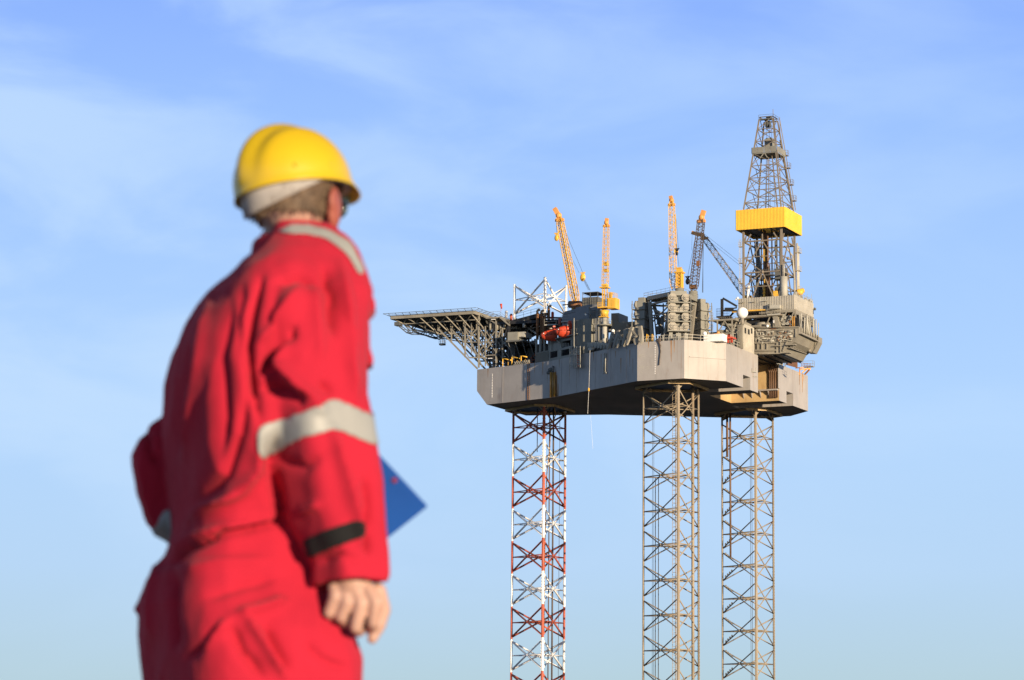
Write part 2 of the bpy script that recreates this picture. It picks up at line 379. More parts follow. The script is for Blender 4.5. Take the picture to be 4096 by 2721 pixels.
def leg_extras():
    m = MB()
    for x, r in ((1030, .13), (1075, .19)):
        p = zv(5, x, 860, 1.5); m.tube((p.x, p.y, 0), (p.x, p.y, -76), r, n=8)
    part('riser_pipe', m, M['legdk'], LB)
    m = MB(); p = zv(5, 1150, 900, 3.5); m.tube((p.x, p.y, 0), (p.x, p.y, -76), .05, n=5)
    p = zv(5, 885, 900, 0); m.tube((p.x, p.y, 0), (p.x, p.y, -9.2), .09, n=6)
    part('cable', m, M['wire'], LB)
    h = MB(); pts = [zv(5, *a, -3) for a in ((1075, 340), (1070, 700), (1098, 920), (1075, 980), (1045, 1010), (1030, 1300))]
    pts += [pv(2187, 1900, -3), pv(2178, 2250, -3), pv(2176, 2540, -3)]
    h.poly(pts, .1); part('hose', h, M['gold'], LB)
    # middle leg: caisson, caged ladder, cables
    m = MB(); p = pv(2771, 1700, -19.5); m.tube((p.x, p.y, 0), (p.x, p.y, -77), .3, n=10); part('caisson', m, M['leg'], LM)
    m = MB(); p = pv(2697, 1700, -23); q = Vector((p.x, p.y, -77))
    ladder(m, (p.x, p.y, 0), q, (1, 0, 0), .75, .05, .8)
    for z in [-.9*k for k in range(84)]:
        m.bar((p.x-.4, p.y, z), (p.x+.4, p.y+.6, z), .05); m.bar((p.x+.4, p.y, z), (p.x-.4, p.y+.6, z), .05)
    m.tube((p.x, p.y+.7, 0), (p.x, p.y+.7, -77), .05, n=5); part('caged_ladder', m, M['leg'], LM)
    m = MB()
    for x in (2610, 2615.5): p = pv(x, 1700, -20); m.tube((p.x, p.y, 0), (p.x, p.y, -77), .035, n=5)
    for x in (2622, 2634): p = pv(x, 1908, -21); m.tube(p, (p.x, p.y, -77), .085, n=6)
    part('cable', m, M['wire'], LM)
    # far leg: two dark risers, cables, pads on the braces
    m = MB(); p = pv(2909, 1820, 19); m.tube((p.x, p.y, 0), (p.x, p.y, pv(2909, 1828, 19).z), .27, n=8)
    p = pv(2921, 1820, 19); m.tube((p.x, p.y, 0), (p.x, p.y, pv(2921, 2230, 19).z), .22, n=8); part('riser_pipe', m, M['pipe'], LF)
    m = MB()
    for x in (3001, 3007): p = pv(x, 1820, 20); m.tube((p.x, p.y, 0), (p.x, p.y, -77), .045, n=5)
    part('cable', m, M['wire'], LF)
    first = None; random.seed(5)
    for k in range(1, 11):
        z = -8.75-BAY*k
        for t in (.1, .16, .22, .28):
            for s in (0, 1):
                p = CF[0].lerp(CF[1], t); zz_ = z+.42+(BAY-.84)*(t if s == 0 else 1-t); 
                if first is None:
                    m = MB(); f0 = Vector((p.x, p.y, zz_+.3)); m.ball(f0, .2, (1, 1, 1.4), 6, 4); first = part('anode', m, M['leg'], LF)
                else:
                    o = first.copy(); COL.objects.link(o); o.location = Vector((p.x, p.y, zz_+.3))-f0
leg_extras()
# ================================================================== JACK HOUSES
def jack_house(cu, cv, label, ref=None):
    t = thing('jack_house', label, 'jacking frame', (cu, cv, DK), 'jacking frames over the aft legs')
    C = [Vector((cu+S3*cos(pi+k*2*pi/3), cv+S3*sin(pi+k*2*pi/3), 0)) for k in range(3)]
    Z = lambda p, z: Vector((p.x, p.y, z)); H = DK+10
    for c in C:
        rad = Vector((c.x-cu, c.y-cv, 0)).normalized(); tn = Vector((-rad.y, rad.x, 0))
        m = MB()
        def ob(mm, a0, a1, r0, r1, z0, z1):
            mm.prism([(c+tn*a0+rad*r0).to_2d()[:], (c+tn*a1+rad*r0).to_2d()[:], (c+tn*a1+rad*r1).to_2d()[:], (c+tn*a0+rad*r1).to_2d()[:]], z0, z1)
        ob(m, -1.9, -.75, -.9, .8, DK+2.2, H-.6); ob(m, .75, 1.9, -.9, .8, DK+2.2, H-.6)
        ob(m, -.75, .75, -.8, .2, DK+2.6, H-.9); ob(m, -1.6, 1.6, -.7, .6, H-.6, H+.3)
        for s in (-1, 1): ob(m, s*1.55-.35, s*1.55+.35, -.4, .6, DK, DK+2.2)
        ob(m, -.5, .5, -.5, .3, DK, DK+2.2)
        tw = part('gear_tower', m, M['lgrey'] if False else M['grey'], t)
        for k in range(4):
            z = DK+3.25+k*1.88
            for s in (-1, 1):
                g = MB(); p = Z(c+tn*s*1.3+rad*.8, z); g.tube(p, p+rad*.4, .82, n=20); g.tube(p+rad*.4, p+rad*.6, .5, n=16); g.tube(p+rad*.6, p+rad*.68, .25, n=10)
                if k in (0, 2): q = p+tn*(-s*.75)+Vector((0, 0, -.55)); g.tube(q, q+rad*.35, .55, n=14)
                part('gear_case', g, M['gear'], tw)
        pl = MB()
        for k in range(5):
            z = DK+2.3+k*1.88
            if k == 4: continue
            ob(pl, -2.35, 2.35, -1.1, 1.6, z-.16, z+.03)
            for a0, a1 in ((Vector((0, 0, 0))+c-tn*2.3+rad*1.7, c+tn*2.3+rad*1.7),):
                for hz in (.5, 1.0): pl.tube(Z(a0, z+hz), Z(a1, z+hz), .03, n=4)
                for q in range(5): b = a0.lerp(a1, q/4); pl.tube(Z(b, z), Z(b, z+1), .03, n=4)
        for s in (-1, 1): pl.bar(Z(c+tn*s*2.25+rad*1.6, DK+2), Z(c+tn*s*2.25+rad*1.6, H-.4), .13)
        part('platform', pl, M['grey'], t)
    top = MB(); br = MB()
    for a, b in ((0, 1), (1, 2), (2, 0)):
        p, q = C[a], C[b]; d = (q-p).normalized()
        top.bar(Z(p+d*1.5, H+.1), Z(q-d*1.5, H+.1), .7, .8); top.bar(Z(p+d*1.5, H-1.2), Z(q-d*1.5, H-1.0), .4, .35)
        br.bar(Z(p+d*1.9, H-.6), Z(p+d*3.0, DK), .62); br.bar(Z(q-d*1.9, H-.6), Z(q-d*4.8, DK), .62)
        br.bar(Z(p+d*2.3, DK+5), Z(q-d*2.6, DK+8), .2); br.bar(Z(q-d*2.3, DK+5), Z(p+d*2.6, DK+8), .2); br.bar(Z(p, DK+6.5), Z(q, DK+6.5), .25)
        for hz in (.9, 1.4): top.tube(Z(p, H+hz), Z(q, H+hz), .03, n=4)
        for k in range(9): c = p.lerp(q, k/8); top.tube(Z(c, H+.4), Z(c, H+1.4), .03, n=4)
    top.prism([(c+(c-Vector((cu, cv, 0)))*.0).to_2d()[:] for c in C], H+.2, H+.45)
    part('top_frame', top, M['grey'], t); part('brace', br, M['beam'], t)
    cl = MB(); random.seed(9)
    for i in range(26):
        x = cu+random.uniform(-3.5, 2); y = cv+random.uniform(-3, 3); z = random.uniform(DK, DK+7); w = random.uniform(.3, 1.1)
        cl.box(x, x+w, y, y+w, z, z+random.uniform(.4, 1.6))
    for i in range(14):
        x = cu+random.uniform(-3.5, 2); y = cv+random.uniform(-3, 3); cl.tube((x, y, DK), (x+random.uniform(-1, 1), y, DK+random.uniform(4, 9)), random.uniform(.08, .2), n=6)
    part('machinery', cl, M['dgrey'], t)
    return t
JM = jack_house(0, -22.22, 'tall jacking frame with round gear cases over the nearest leg')
JF = copy_tree(JM); JF.location = W(0, 22.22, DK); JF['label'] = 'jacking frame behind the drill floor over the far aft leg'
# ================================================================== HELIDECK
def rail(mb, pts, h=1.1, n=None, r=.035, rows=2):
    pts = [Vector(p) for p in pts]
    for a, b in zip(pts, pts[1:]):
        k = n or max(1, int((b-a).length/1.6))
        for i in range(k+1): c = a.lerp(b, i/k); mb.tube(c, c+Vector((0, 0, h)), r, n=4)
        for j in range(rows): z = Vector((0, 0, h*(j+1)/rows)); mb.tube(a+z, b+z, r, n=4)
def helideck():
    t = thing('helideck', 'flat helideck on a dark truss jutting out from the bow', 'helideck', (-52, 0, DK))
    u0, u1, v0, v1, zt = -68.6, -49.3, -11, 11, 19.7
    d = MB(); d.box(u0, u1, v0, v1, zt-.32, zt); d.m = 1
    d.bar((u0, v0-.05, zt-.25), (u1, v0-.05, zt-.25), .25, .75); d.bar((u1+.05, v0, zt-.25), (u1+.05, v1, zt-.25), .25, .75); d.bar((u0-.05, v0, zt-.25), (u0-.05, v1, zt-.25), .25, .75)
    k = u0+1.9
    while k < u1: d.box(k-.03, k+.03, v0-.2, v0-.175, zt-.62, zt+.12); k += 2.0
    dk = part('deck', d, [M['dgrey'], M['beam']], t)  # plate in dark grey: shade beneath the deck is painted into the colour
    n = MB()                                           # safety net frame, flared out and up
    for a, b, o in (((u0, v0), (u1, v0), (0, -1)), ((u1, v0), (u1, v1), (1, 0)), ((u0, v0), (u0, v1), (-1, 0))):
        o = Vector((*o, .42)).normalized()*1.4
        A, B = Vector((*a, zt-.1)), Vector((*b, zt-.1))
        ext = (B-A).normalized()*1.2
        n.tube(A+o-ext, B+o+ext, .05, n=5); n.tube(A+o*.55-ext*.5, B+o*.55+ext*.5, .03, n=4)
        for i in range(13): c = A.lerp(B, i/12); n.tube(c, c+o, .05, n=4)
        for i in range(60): c = A.lerp(B, i/59); n.tube(c, c+o, .014, n=3)
    part('safety_net', n, M['dgrey'], t)
    # under-deck truss: near plane follows the photo, repeated across the deck
    tr = MB()
    def strut(a, b, w=.22): tr.bar(a, b, w)
    us = [u0+.6+i*(u1-u0-1.2)/6 for i in range(7)]
    planes = [(-10.6, -6.2), (-2.2, 0.4), (9.4, 6.0)]
    for vt, vb in ((-11, -6.5), (11, 6.5)):
        for i, u in enumerate(us):
            ub = u+2.2; zb = zt-3.6-.25*max(0, i-2) if i > 1 else zt-2.2
            strut((u, vt, zt-.5), (ub, vb, zb), .22)
            strut((ub, vb, zb), (ub, vb, zt-.5), .2)
            if i < 6: strut((ub, vb, zb), (us[i+1], vb, zt-.5), .16); strut((us[i], vb, zt-.5), (us[i]+(us[i+1]-us[i])*1.0+2.2 if 0 else ub, vb, zb), .14)
        strut((us[0]+1.1, vt*.8, zt-1.4), (us[-1]+1.1, vt*.8, zt-1.5), .2)
        strut((us[1]+2.2, vb, zt-2.3), (us[2]+2.2, vb, zt-3.6), .2); strut((us[2]+2.2, vb, zt-3.6), (u1+1.5, vb, zt-3.9), .26); strut((us[0]+2.2, vb, zt-2.2), (us[2]+2.2, vb, zt-3.6), .2)
        for i in range(6):
            a = Vector((us[i]+1.1, vt*.8, zt-1.4)); b = Vector((us[i+1]+1.1, vt*.8, zt-1.4)); c = Vector((us[i+1], vt*.95, zt-.4))
            strut(a, c, .13)
    part('deck_truss', tr, M['beam'], t); tr = MB()
    for v in (-8, -4, 0, 4, 8): strut((u0+.5, v, zt-.5), (u1-.5, v, zt-.5), .35)
    for u in us: strut((u, v0+.3, zt-.45), (u, v1-.3, zt-.45), .3); strut((u+2.2, -6.5, zt-2.6), (u+2.2, 6.5, zt-2.6), .18); strut((u+2.2, -6.5, zt-2.6), (u, 0, zt-.5), .14); strut((u+2.2, 6.5, zt-2.6), (u, 0, zt-.5), .14)
    part('deck_beam', tr, M['dgrey'], t)  # inner beams take dark grey as painted shade
    # far lower walkway truss seen under the deck
    lw = MB()
    P = [zv(1, *p, 9) for p in ((285, 790), (400, 885), (500, 885), (600, 905), (690, 940), (960, 935), (1150, 925))]
    Q = [zv(1, *p, 9) for p in ((330, 740), (430, 850), (510, 850), (640, 870), (740, 885), (960, 870), (1150, 860))]
    for L in (P, Q):
        for a, b in zip(L, L[1:]): lw.bar(a, b, .2); lw.bar(a+Vector((0, 2.5, 0)), b+Vector((0, 2.5, 0)), .15)
    for i in range(len(P)):
        lw.bar(P[i], Q[i], .14); lw.bar(P[i], P[i]+Vector((0, 2.5, 0)), .12)
        if i+1 < len(P):
            m = (P[i]+P[i+1])/2; lw.bar(Q[i], m, .12); lw.bar(m, Q[i+1], .12)
    rail(lw, [Q[0]+Vector((-.5, 0, .1)), Q[1]], .9)
    lw.box(P[0].x-.6, P[0].x+.7, 8.5, 10, P[0].z-.1, P[0].z+.7)
    part('walkway', lw, M['dgrey'], t)
    b = MB(); a = zv(1, 845, 1040, -1)
    b.box(a.x-.55, a.x+.55, -1.5, -.5, a.z, a.z+.35)
    for x in (-.5, 0, .5): b.tube((a.x+x, -1, a.z), (a.x+x*.6, -1, a.z+3), .05, n=5)
    rail(b, [(a.x-.55, -1.5, a.z+.3), (a.x+.55, -1.5, a.z+.3), (a.x+.55, -.5, a.z+.3)], .8, 3)
    part('hanging_basket', b, M['beam'], t)
    # posts and raking braces down to the hull bow
    for j, v in enumerate((-8.2, -2.8, 2.8, 8.2)):
        f = MB(); pz = lambda x, y: zv(1, x, y, -8.2)
        def S(x0, y0, x1, y1, w):
            a, b = pz(x0, y0), pz(x1, y1); a.y = b.y = v; f.bar(a, b, w)
        for x, ya, yb, w in ((1130, 780, 1190, .26), (1302, 670, 1320, .32), (1522, 690, 1300, .34), (960, 830, 1000, .2), (1210, 760, 1140, .15), (1385, 800, 1300, .2), (1600, 820, 1200, .24)): S(x, ya, x, yb, w)
        for a in ((790, 830, 1285, 1335, .3), (960, 840, 1305, 1190, .22), (960, 835, 1180, 1195, .16), (1130, 820, 1420, 1110, .2), (1130, 830, 1345, 1310, .22),
                  (1302, 810, 1130, 990, .2), (1302, 820, 1522, 1130, .2), (1302, 1090, 1422, 1300, .2), (1522, 850, 1302, 1120, .18), (1180, 1195, 1400, 1195, .26),
                  (1130, 1000, 1530, 1000, .16), (1340, 810, 1480, 980, .14), (1480, 980, 1330, 1180, .14), (1585, 840, 1540, 960, .2), (1302, 640, 1522, 770, .22), (1240, 640, 1310, 800, .25), (1545, 910, 1700, 1100, .12), (1545, 1000, 1680, 1190, .12)): S(*a)
        part('post_frame', f, M['beam'] if j == 0 else M['dgrey'], t)  # rear frames darker: shade behind the first frame is put into the colour
    cr = MB()
    for (x, y) in ((1130, 990), (1302, 900), (1302, 1100), (1522, 900), (1522, 1130), (1302, 1190), (1522, 1190), (1420, 1100)):
        a = zv(1, x, y, -8.2); cr.bar(a, (a.x, 8.2, a.z), .2); cr.bar(a, (a.x+.01, 2.8, a.z+3), .13); cr.bar((a.x, 8.2, a.z), (a.x+.01, -2.8, a.z+2.6), .13)
    part('cross_brace', cr, M['dgrey'], t)  # dark grey stands in for shade between the post frames
    # floor platforms, stairs and tank beside the deck edge
    p = MB(); a = zv(1, 1390, 690, -9); b = zv(1, 1570, 680, -9)
    p.box(a.x, b.x, -9, 3, a.z-.3, a.z); rail(p, [(a.x, -9, a.z), (b.x, -9, a.z)], 1.1); p.bar((b.x, -9, a.z-.2), zv(1, 1690, 790, -9), .5, .25); p.bar((b.x, -7.6, a.z-.2), zv(1, 1690, 790, -7.6), .5, .25)
    q = zv(1, 1690, 790, -9); rail(p, [(b.x, -9, a.z), q], 1.0)
    l = zv(1, 1375, 1165, -8.2); p.box(l.x, l.x+3, -8.4, 2, l.z-.2, l.z); p.box(a.x+.5, b.x+2.5, -6, 4, a.z-2.3, a.z-.6)
    for i in range(5): x = a.x+.5+i*.8; p.tube((x, -7.8, a.z-2.6), (x, -7.8, a.z-1.2), .3, n=8)
    part('access_platform', p, M['beam'], t)
    lt = MB()
    for x, y in ((1485, 716), (1445, 1205)): c = zv(1, x, y, -8.6); lt.box(c.x-.45, c.x+.45, -8.75, -8.5, c.z-.07, c.z+.07)
    part('floodlight', lt, M['white'], t)
    return t
helideck()
def windsock():
    b = zv(1, 1580, 610, -6); s = MB(); s.tube(b, b+Vector((0, 0, 1.6)), .04, n=5); s.tube(b+Vector((0, 0, 1.5)), b+Vector((.15, 0, .5)), .28, .16, n=8)
    single('windsock', s, [M['lifeboat']], 'small orange windsock on a thin post beside the helideck stairs', 'windsock', b)
windsock()
# ================================================================== BOW DECK: bits between helideck and living quarters
def bow_handrails():
    m = MB(); t = thing('handrail', 'yellow pipe handrails along the bow deck edge below the helideck', 'handrail', zv(2, 35, 1280, -9.5))
    for (x0, y0, x1, y1) in ((35, 1205, 140, 1228), (150, 1185, 250, 1205), (265, 1172, 340, 1188)):
        v = edge_v(zv(2, x0, y0, -10).x)+.4
        a, b = zv(2, x0, y0, v), zv(2, x1, y1, v); m.tube(a, b, .13, n=6); m.tube((a.x, a.y, DK), a, .12, n=6)
        for s in (.5,): c = a.lerp(b, s); m.tube((c.x, c.y+.6, DK+.2), (c.x, c.y+.6, c.z-.5), .06, n=5)
    part('rail', m, M['yellow'], t)
bow_handrails()
def bow_winches():
    m = None; base = None
    for i in range(7):
        x = 215+i*30; p = zv(2, x, 1250, edge_v(-41)+.3); v = edge_v(p.x)+.25; p = Vector((p.x, v, DK))
        if base is None:
            base = thing('fairlead', 'row of dark mooring fairleads on the bow deck edge', 'fairlead', p, 'mooring fairleads on the bow edge')
            k = MB(); k.tube(p+Vector((-.3, 0, 0)), p+Vector((.15, 0, .8)), .14, n=6); k.tube(p+Vector((.3, 0, 0)), p+Vector((.2, 0, .8)), .12, n=6); k.box(p.x-.45, p.x+.45, p.y-.2, p.y+.3, p.z, p.z+.15); part('frame', k, M['beam'], base)
        else:
            c = copy_tree(base); c.location = W(*p)
bow_winches()
def exhausts():
    base = None
    for i, (x, yt, yb, v) in enumerate(((470, 600, 850, -9), (520, 595, 860, -8.5), (548, 595, 900, -9.4), (565, 600, 900, -8), (612, 590, 800, -8))):
        b = zv(2, x, yb, v); tp = zv(2, x, yt, v)
        if base is None:
            base = thing('exhaust_stack', 'rusty brown exhaust pipe with bent top in front of the white leg top', 'exhaust pipe', b, 'brown exhaust pipes behind the lifeboats')
            m = MB(); m.tube(b-Vector((0, 0, 2)), tp-Vector((0, 0, .6)), .3, n=10); part('pipe', m, M['rust'], base)
            m = MB(); m.poly([tp-Vector((0, 0, .6)), tp-Vector((0.05, 0, .15)), tp+Vector((.25, 0, .05)), tp+Vector((.55, 0, .05))], .27, 8); part('spout', m, M['black'], base)
        else:
            c = copy_tree(base); c.location = W(*b)
exhausts()
def quarters():
    d = Vector((.842, -.54, 0))                          # along the flared hull side
    nI = Vector((.54, .842, 0))                          # inward from it
    K = zv(2, 1110, 530, -20); zr = K.z
    t = thing('living_quarters', 'dark blue-grey living quarters block with pale corrugated corner', 'building', (K.x, K.y, DK))
    L = K-d*4.6; R = Vector((zv(2, 1255, 530, -20).x, -20, 0))
    m = MB(); m.prism([(K.x, K.y), (R.x, R.y), (R.x-4.2, -9.5), (L.x+3.5, L.y+9), (L.x+nI.x*0, L.y)], DK+1.2, zr)
    w = part('wall', m, M['block'], t)
    a = zv(2, 845, 560, L.y+.4)
    # long two-storey wing running forward with a rounded roof edge
    m = MB(); Z0 = zr-4.9
    for k in range(5):
        th = pi/2*k/4; off = .9*(1-cos(th)) if k else 0
        z1 = zr-.9+.9*sin(th)
        m.prism([((K-d*9.6+nI*(.02+off)).x, (K-d*9.6+nI*(.02+off)).y), ((K-d*4.5+nI*(.02+off)).x, (K-d*4.5+nI*(.02+off)).y), ((K-d*4.5+nI*6).x, (K-d*4.5+nI*6).y), ((K-d*9.6+nI*6).x, (K-d*9.6+nI*6).y)], Z0 if k == 0 else z1-.25-.003*k, z1)
    m.bar(K-d*9.6+Vector((0, 0, Z0-zr))-nI*.3, K+Vector((0, 0, Z0-zr))-nI*.3, 1.0, .25)
    part('roof_wing', m, M['block'], t)
    # corrugated corner tower
    C = zv(2, 1055, 705, -21.2); m = MB(); q = C-d*4.3; zc = C.z
    m.prism([(C.x, C.y), (C.x+1.4, C.y+.4), (C.x+2, C.y+4), (q.x+nI.x*4, q.y+nI.y*4), (q.x, q.y)], DK+.1, zc)
    for i in range(15): p = q.lerp(C, (i+.5)/15); m.bar(p-nI*.02+Vector((0, 0, DK+.2-p.z)), p-nI*.02+Vector((0, 0, zc-.05-p.z)), .14, .12)
    for (i, zz_) in ((0, 10.7), (1, 13.6)): pass
    part('corner_tower', m, M['grey'], t)
    m = MB(); p = zv(2, 1250, 560, -20.05)
    for x, y0, y1 in ((1150, 600, 760),): a, b = zv(2, x, y0, -20.06), zv(2, x+45, y1, -20.06); m.box(a.x, b.x, -20.08, -20.02, b.z, a.z)
    part('door', m, M['dgrey'], t)
    # roof plant: tank box under a flat canopy
    m = MB(); a, b = zv(2, 1030, 505, -18), zv(2, 1230, 430, -18); m.box(a.x, b.x, -18, -14.5, zr-.2, b.z)
    for i in range(7): x = a.x+(b.x-a.x)*(i+.5)/7; m.bar((x, -18.02, zr), (x, -18.02, b.z), .12)
    part('roof_plant', m, M['dgrey'], t)
    m = MB(); c0 = zv(2, 1030, 385, -18.2); c1 = zv(2, 1230, 385, -18.2)
    m.box(c0.x, c1.x, -18.2, -13.8, c0.z, c0.z+.12)
    for x in (c0.x+.1, (c0.x+c1.x)/2, c1.x-.1):
        for v in (-18.1, -14): m.tube((x, v, zr), (x, v, c0.z), .06, n=5)
    m.tube((c0.x, -18.1, c0.z-.2), ((c0.x+c1.x)/2, -18.1, b.z), .04, n=4)
    part('canopy', m, M['dgrey'], t)
    r = MB(); rail(r, [K+Vector((0, .1, 0)), R+Vector((0, .1, zr))], 1.1)
    e = K-d*9.4; rail(r, [(e.x, e.y+.2, zr), (K.x-d.x*.3, K.y+.3, zr)], 1.1); part('railing', r, M['dgrey'], t)
    m = MB()                                             # external pipes, vents and ledges on the near faces
    for x, y0, y1 in ((1232, 560, 1000), (1180, 780, 1010), (1122, 560, 990)): a, b = zv(2, x, y0, -20.15), zv(2, x, y1, -20.15); m.tube(a, b, .09, n=6)
    for x, y in ((1075, 640), (1130, 650)): p = zv(2, x, y, -20.2); m.ball(p, .18)
    for y in (620, 690, 780, 860): a = zv(2, 1115, y, -20.1); m.box(a.x, a.x+2.2, -20.12, -20.0, a.z-.04, a.z+.04)
    part('pipework', m, M['grey'], t)
    lt = MB(); p = zv(2, 1075, 655, -21.3); lt.ball(p, .22); part('floodlight', lt, M['dome'], t)
    # side extension to the right: lower boxes stepping down behind the fairleads
    m = MB(); a, b = zv(2, 1395, 640, -17), zv(2, 1488, 660, -17); m.box(a.x, b.x, -17, -12, DK, a.z); m.box(b.x, b.x+5.6, -17.2, -12, DK, zv(2, 1500, 755, -17).z)
    part('annexe', m, M['grey'], t)
    return t
quarters()
def edge_house():
    # grey deckhouse following the flared hull side, with dark openings
    A, B = Vector((*NEAR[1], 0)), Vector((*NEAR[2], 0)); d = (B-A).normalized(); nI = Vector((-d.y, d.x, 0))
    t = thing('deckhouse', 'low grey deckhouse with dark square openings under the lifeboats', 'deckhouse', (*NEAR[1], DK))
    def hit(x, y, off=.3):
        a, b, s = ZN[2]; r = _ray(a+x/s, b+y/s); o = A+nI*off
        n2 = SU*nI.x+FV*nI.y; k = (nI.dot(o)+_O2.dot(n2))/r.dot(n2); P = r*k
        return Vector(((P-_O2).dot(SU), (P-_O2).dot(FV), P.z+CAMZ-HZ))
    m = MB()
    def panel(x0, x1, yt, yb, dep=.25, off=.3):
        a, b = hit(x0, (yt+yb)/2, off), hit(x1, (yt+yb)/2, off); zt, zb = hit((x0+x1)/2, yt, off).z, max(DK, hit((x0+x1)/2, yb, off).z)
        m.slab([(a.x, a.y, zb), (b.x, b.y, zb), (b.x, b.y, zt), (a.x, a.y, zt)], nI*dep)
    # frame of posts and lintels: openings stay open onto dark rooms
    for x0, x1, yt, yb in ((440, 458, 960, 1260), (490, 512, 960, 1120), (545, 560, 960, 1120), (605, 628, 960, 1250), (720, 768, 970, 1230), (886, 905, 960, 1170), (440, 612, 1120, 1260),
                           (628, 722, 1000, 1115), (628, 722, 1195, 1240), (766, 890, 1060, 1090), (766, 900, 1165, 1230), (600, 905, 940, 1000), (905, 960, 930, 1180)): panel(x0, x1, yt, yb)
    for i in range(9): panel(445, 605, 1128+i*13, 1133+i*13, .12, .14)
    part('front_wall', m, M['grey'], t)
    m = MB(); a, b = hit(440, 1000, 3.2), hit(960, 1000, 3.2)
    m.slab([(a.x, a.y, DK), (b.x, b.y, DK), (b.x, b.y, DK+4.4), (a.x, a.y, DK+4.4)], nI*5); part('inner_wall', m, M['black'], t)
    m = MB(); a, b = hit(600, 945, -.4), hit(960, 945, -.4); z = hit(700, 960, -.4).z
    m.slab([(a.x, a.y, z), (b.x, b.y, z), (b.x+nI.x*6, b.y+nI.y*6, z), (a.x+nI.x*6, a.y+nI.y*6, z)], (0, 0, .2))
    rail(m, [(a.x, a.y, z+.2), (b.x, b.y, z+.2)], 1.0); part('upper_deck', m, M['grey'], t)
    m = MB()
    for x in (785, 800, 818, 840, 862): p = hit(x, 1060, .6); q = hit(x, 1010, .6); m.tube(p, q, .07, n=5)
    for x in (640, 655): m.tube(hit(x, 1110, .2), hit(x, 990, .2), .06, n=5)
    part('pipework', m, M['lgrey'], t)
    return hit
HIT = edge_house()
def stair_tower():
    t = thing('stair_tower', 'rusty grey ladder tower hanging over the hull side below the corrugated corner', 'stairs', HIT(960, 1200, -.6))
    m = MB()
    def S(x0, y0, x1, y1, w=.1, off=-.6): m.bar(HIT(x0, y0, off), HIT(x1, y1, off), w)
    for x, y0, y1 in ((875, 1080, 1330), (918, 1090, 1330), (935, 1050, 1330), (962, 1060, 1320), (1008, 1050, 1320), (930, 700, 1100)): S(x, y0, x, y1, .13); S(x, y0, x, y1, .1, -1.8)
    for y in range(1060, 1290, 28): S(935, y, 1010, y, .1); S(935, y, 1010, y+28, .09); S(1010, y, 935, y+28, .07, -1.8)
    for y in range(1100, 1290, 36): S(870, y, 935, y, .08); S(870, y+36, 935, y, .08, -1.4)
    for y in (1060, 1160, 1285):
        a, b, c, e = HIT(870, y, -.6), HIT(1010, y, -.6), HIT(1010, y, -1.8), HIT(870, y, -1.8); m.slab([a, b, c, e], (0, 0, .08))
    part('frame', m, M['lgrey'], t)
    r = MB(); 
    for y in range(1150, 1280, 30): r.bar(HIT(960, y, -1.2), HIT(985, y+25, -1.2), .16)
    part('rusty_plate', r, M['red'], t)
stair_tower()
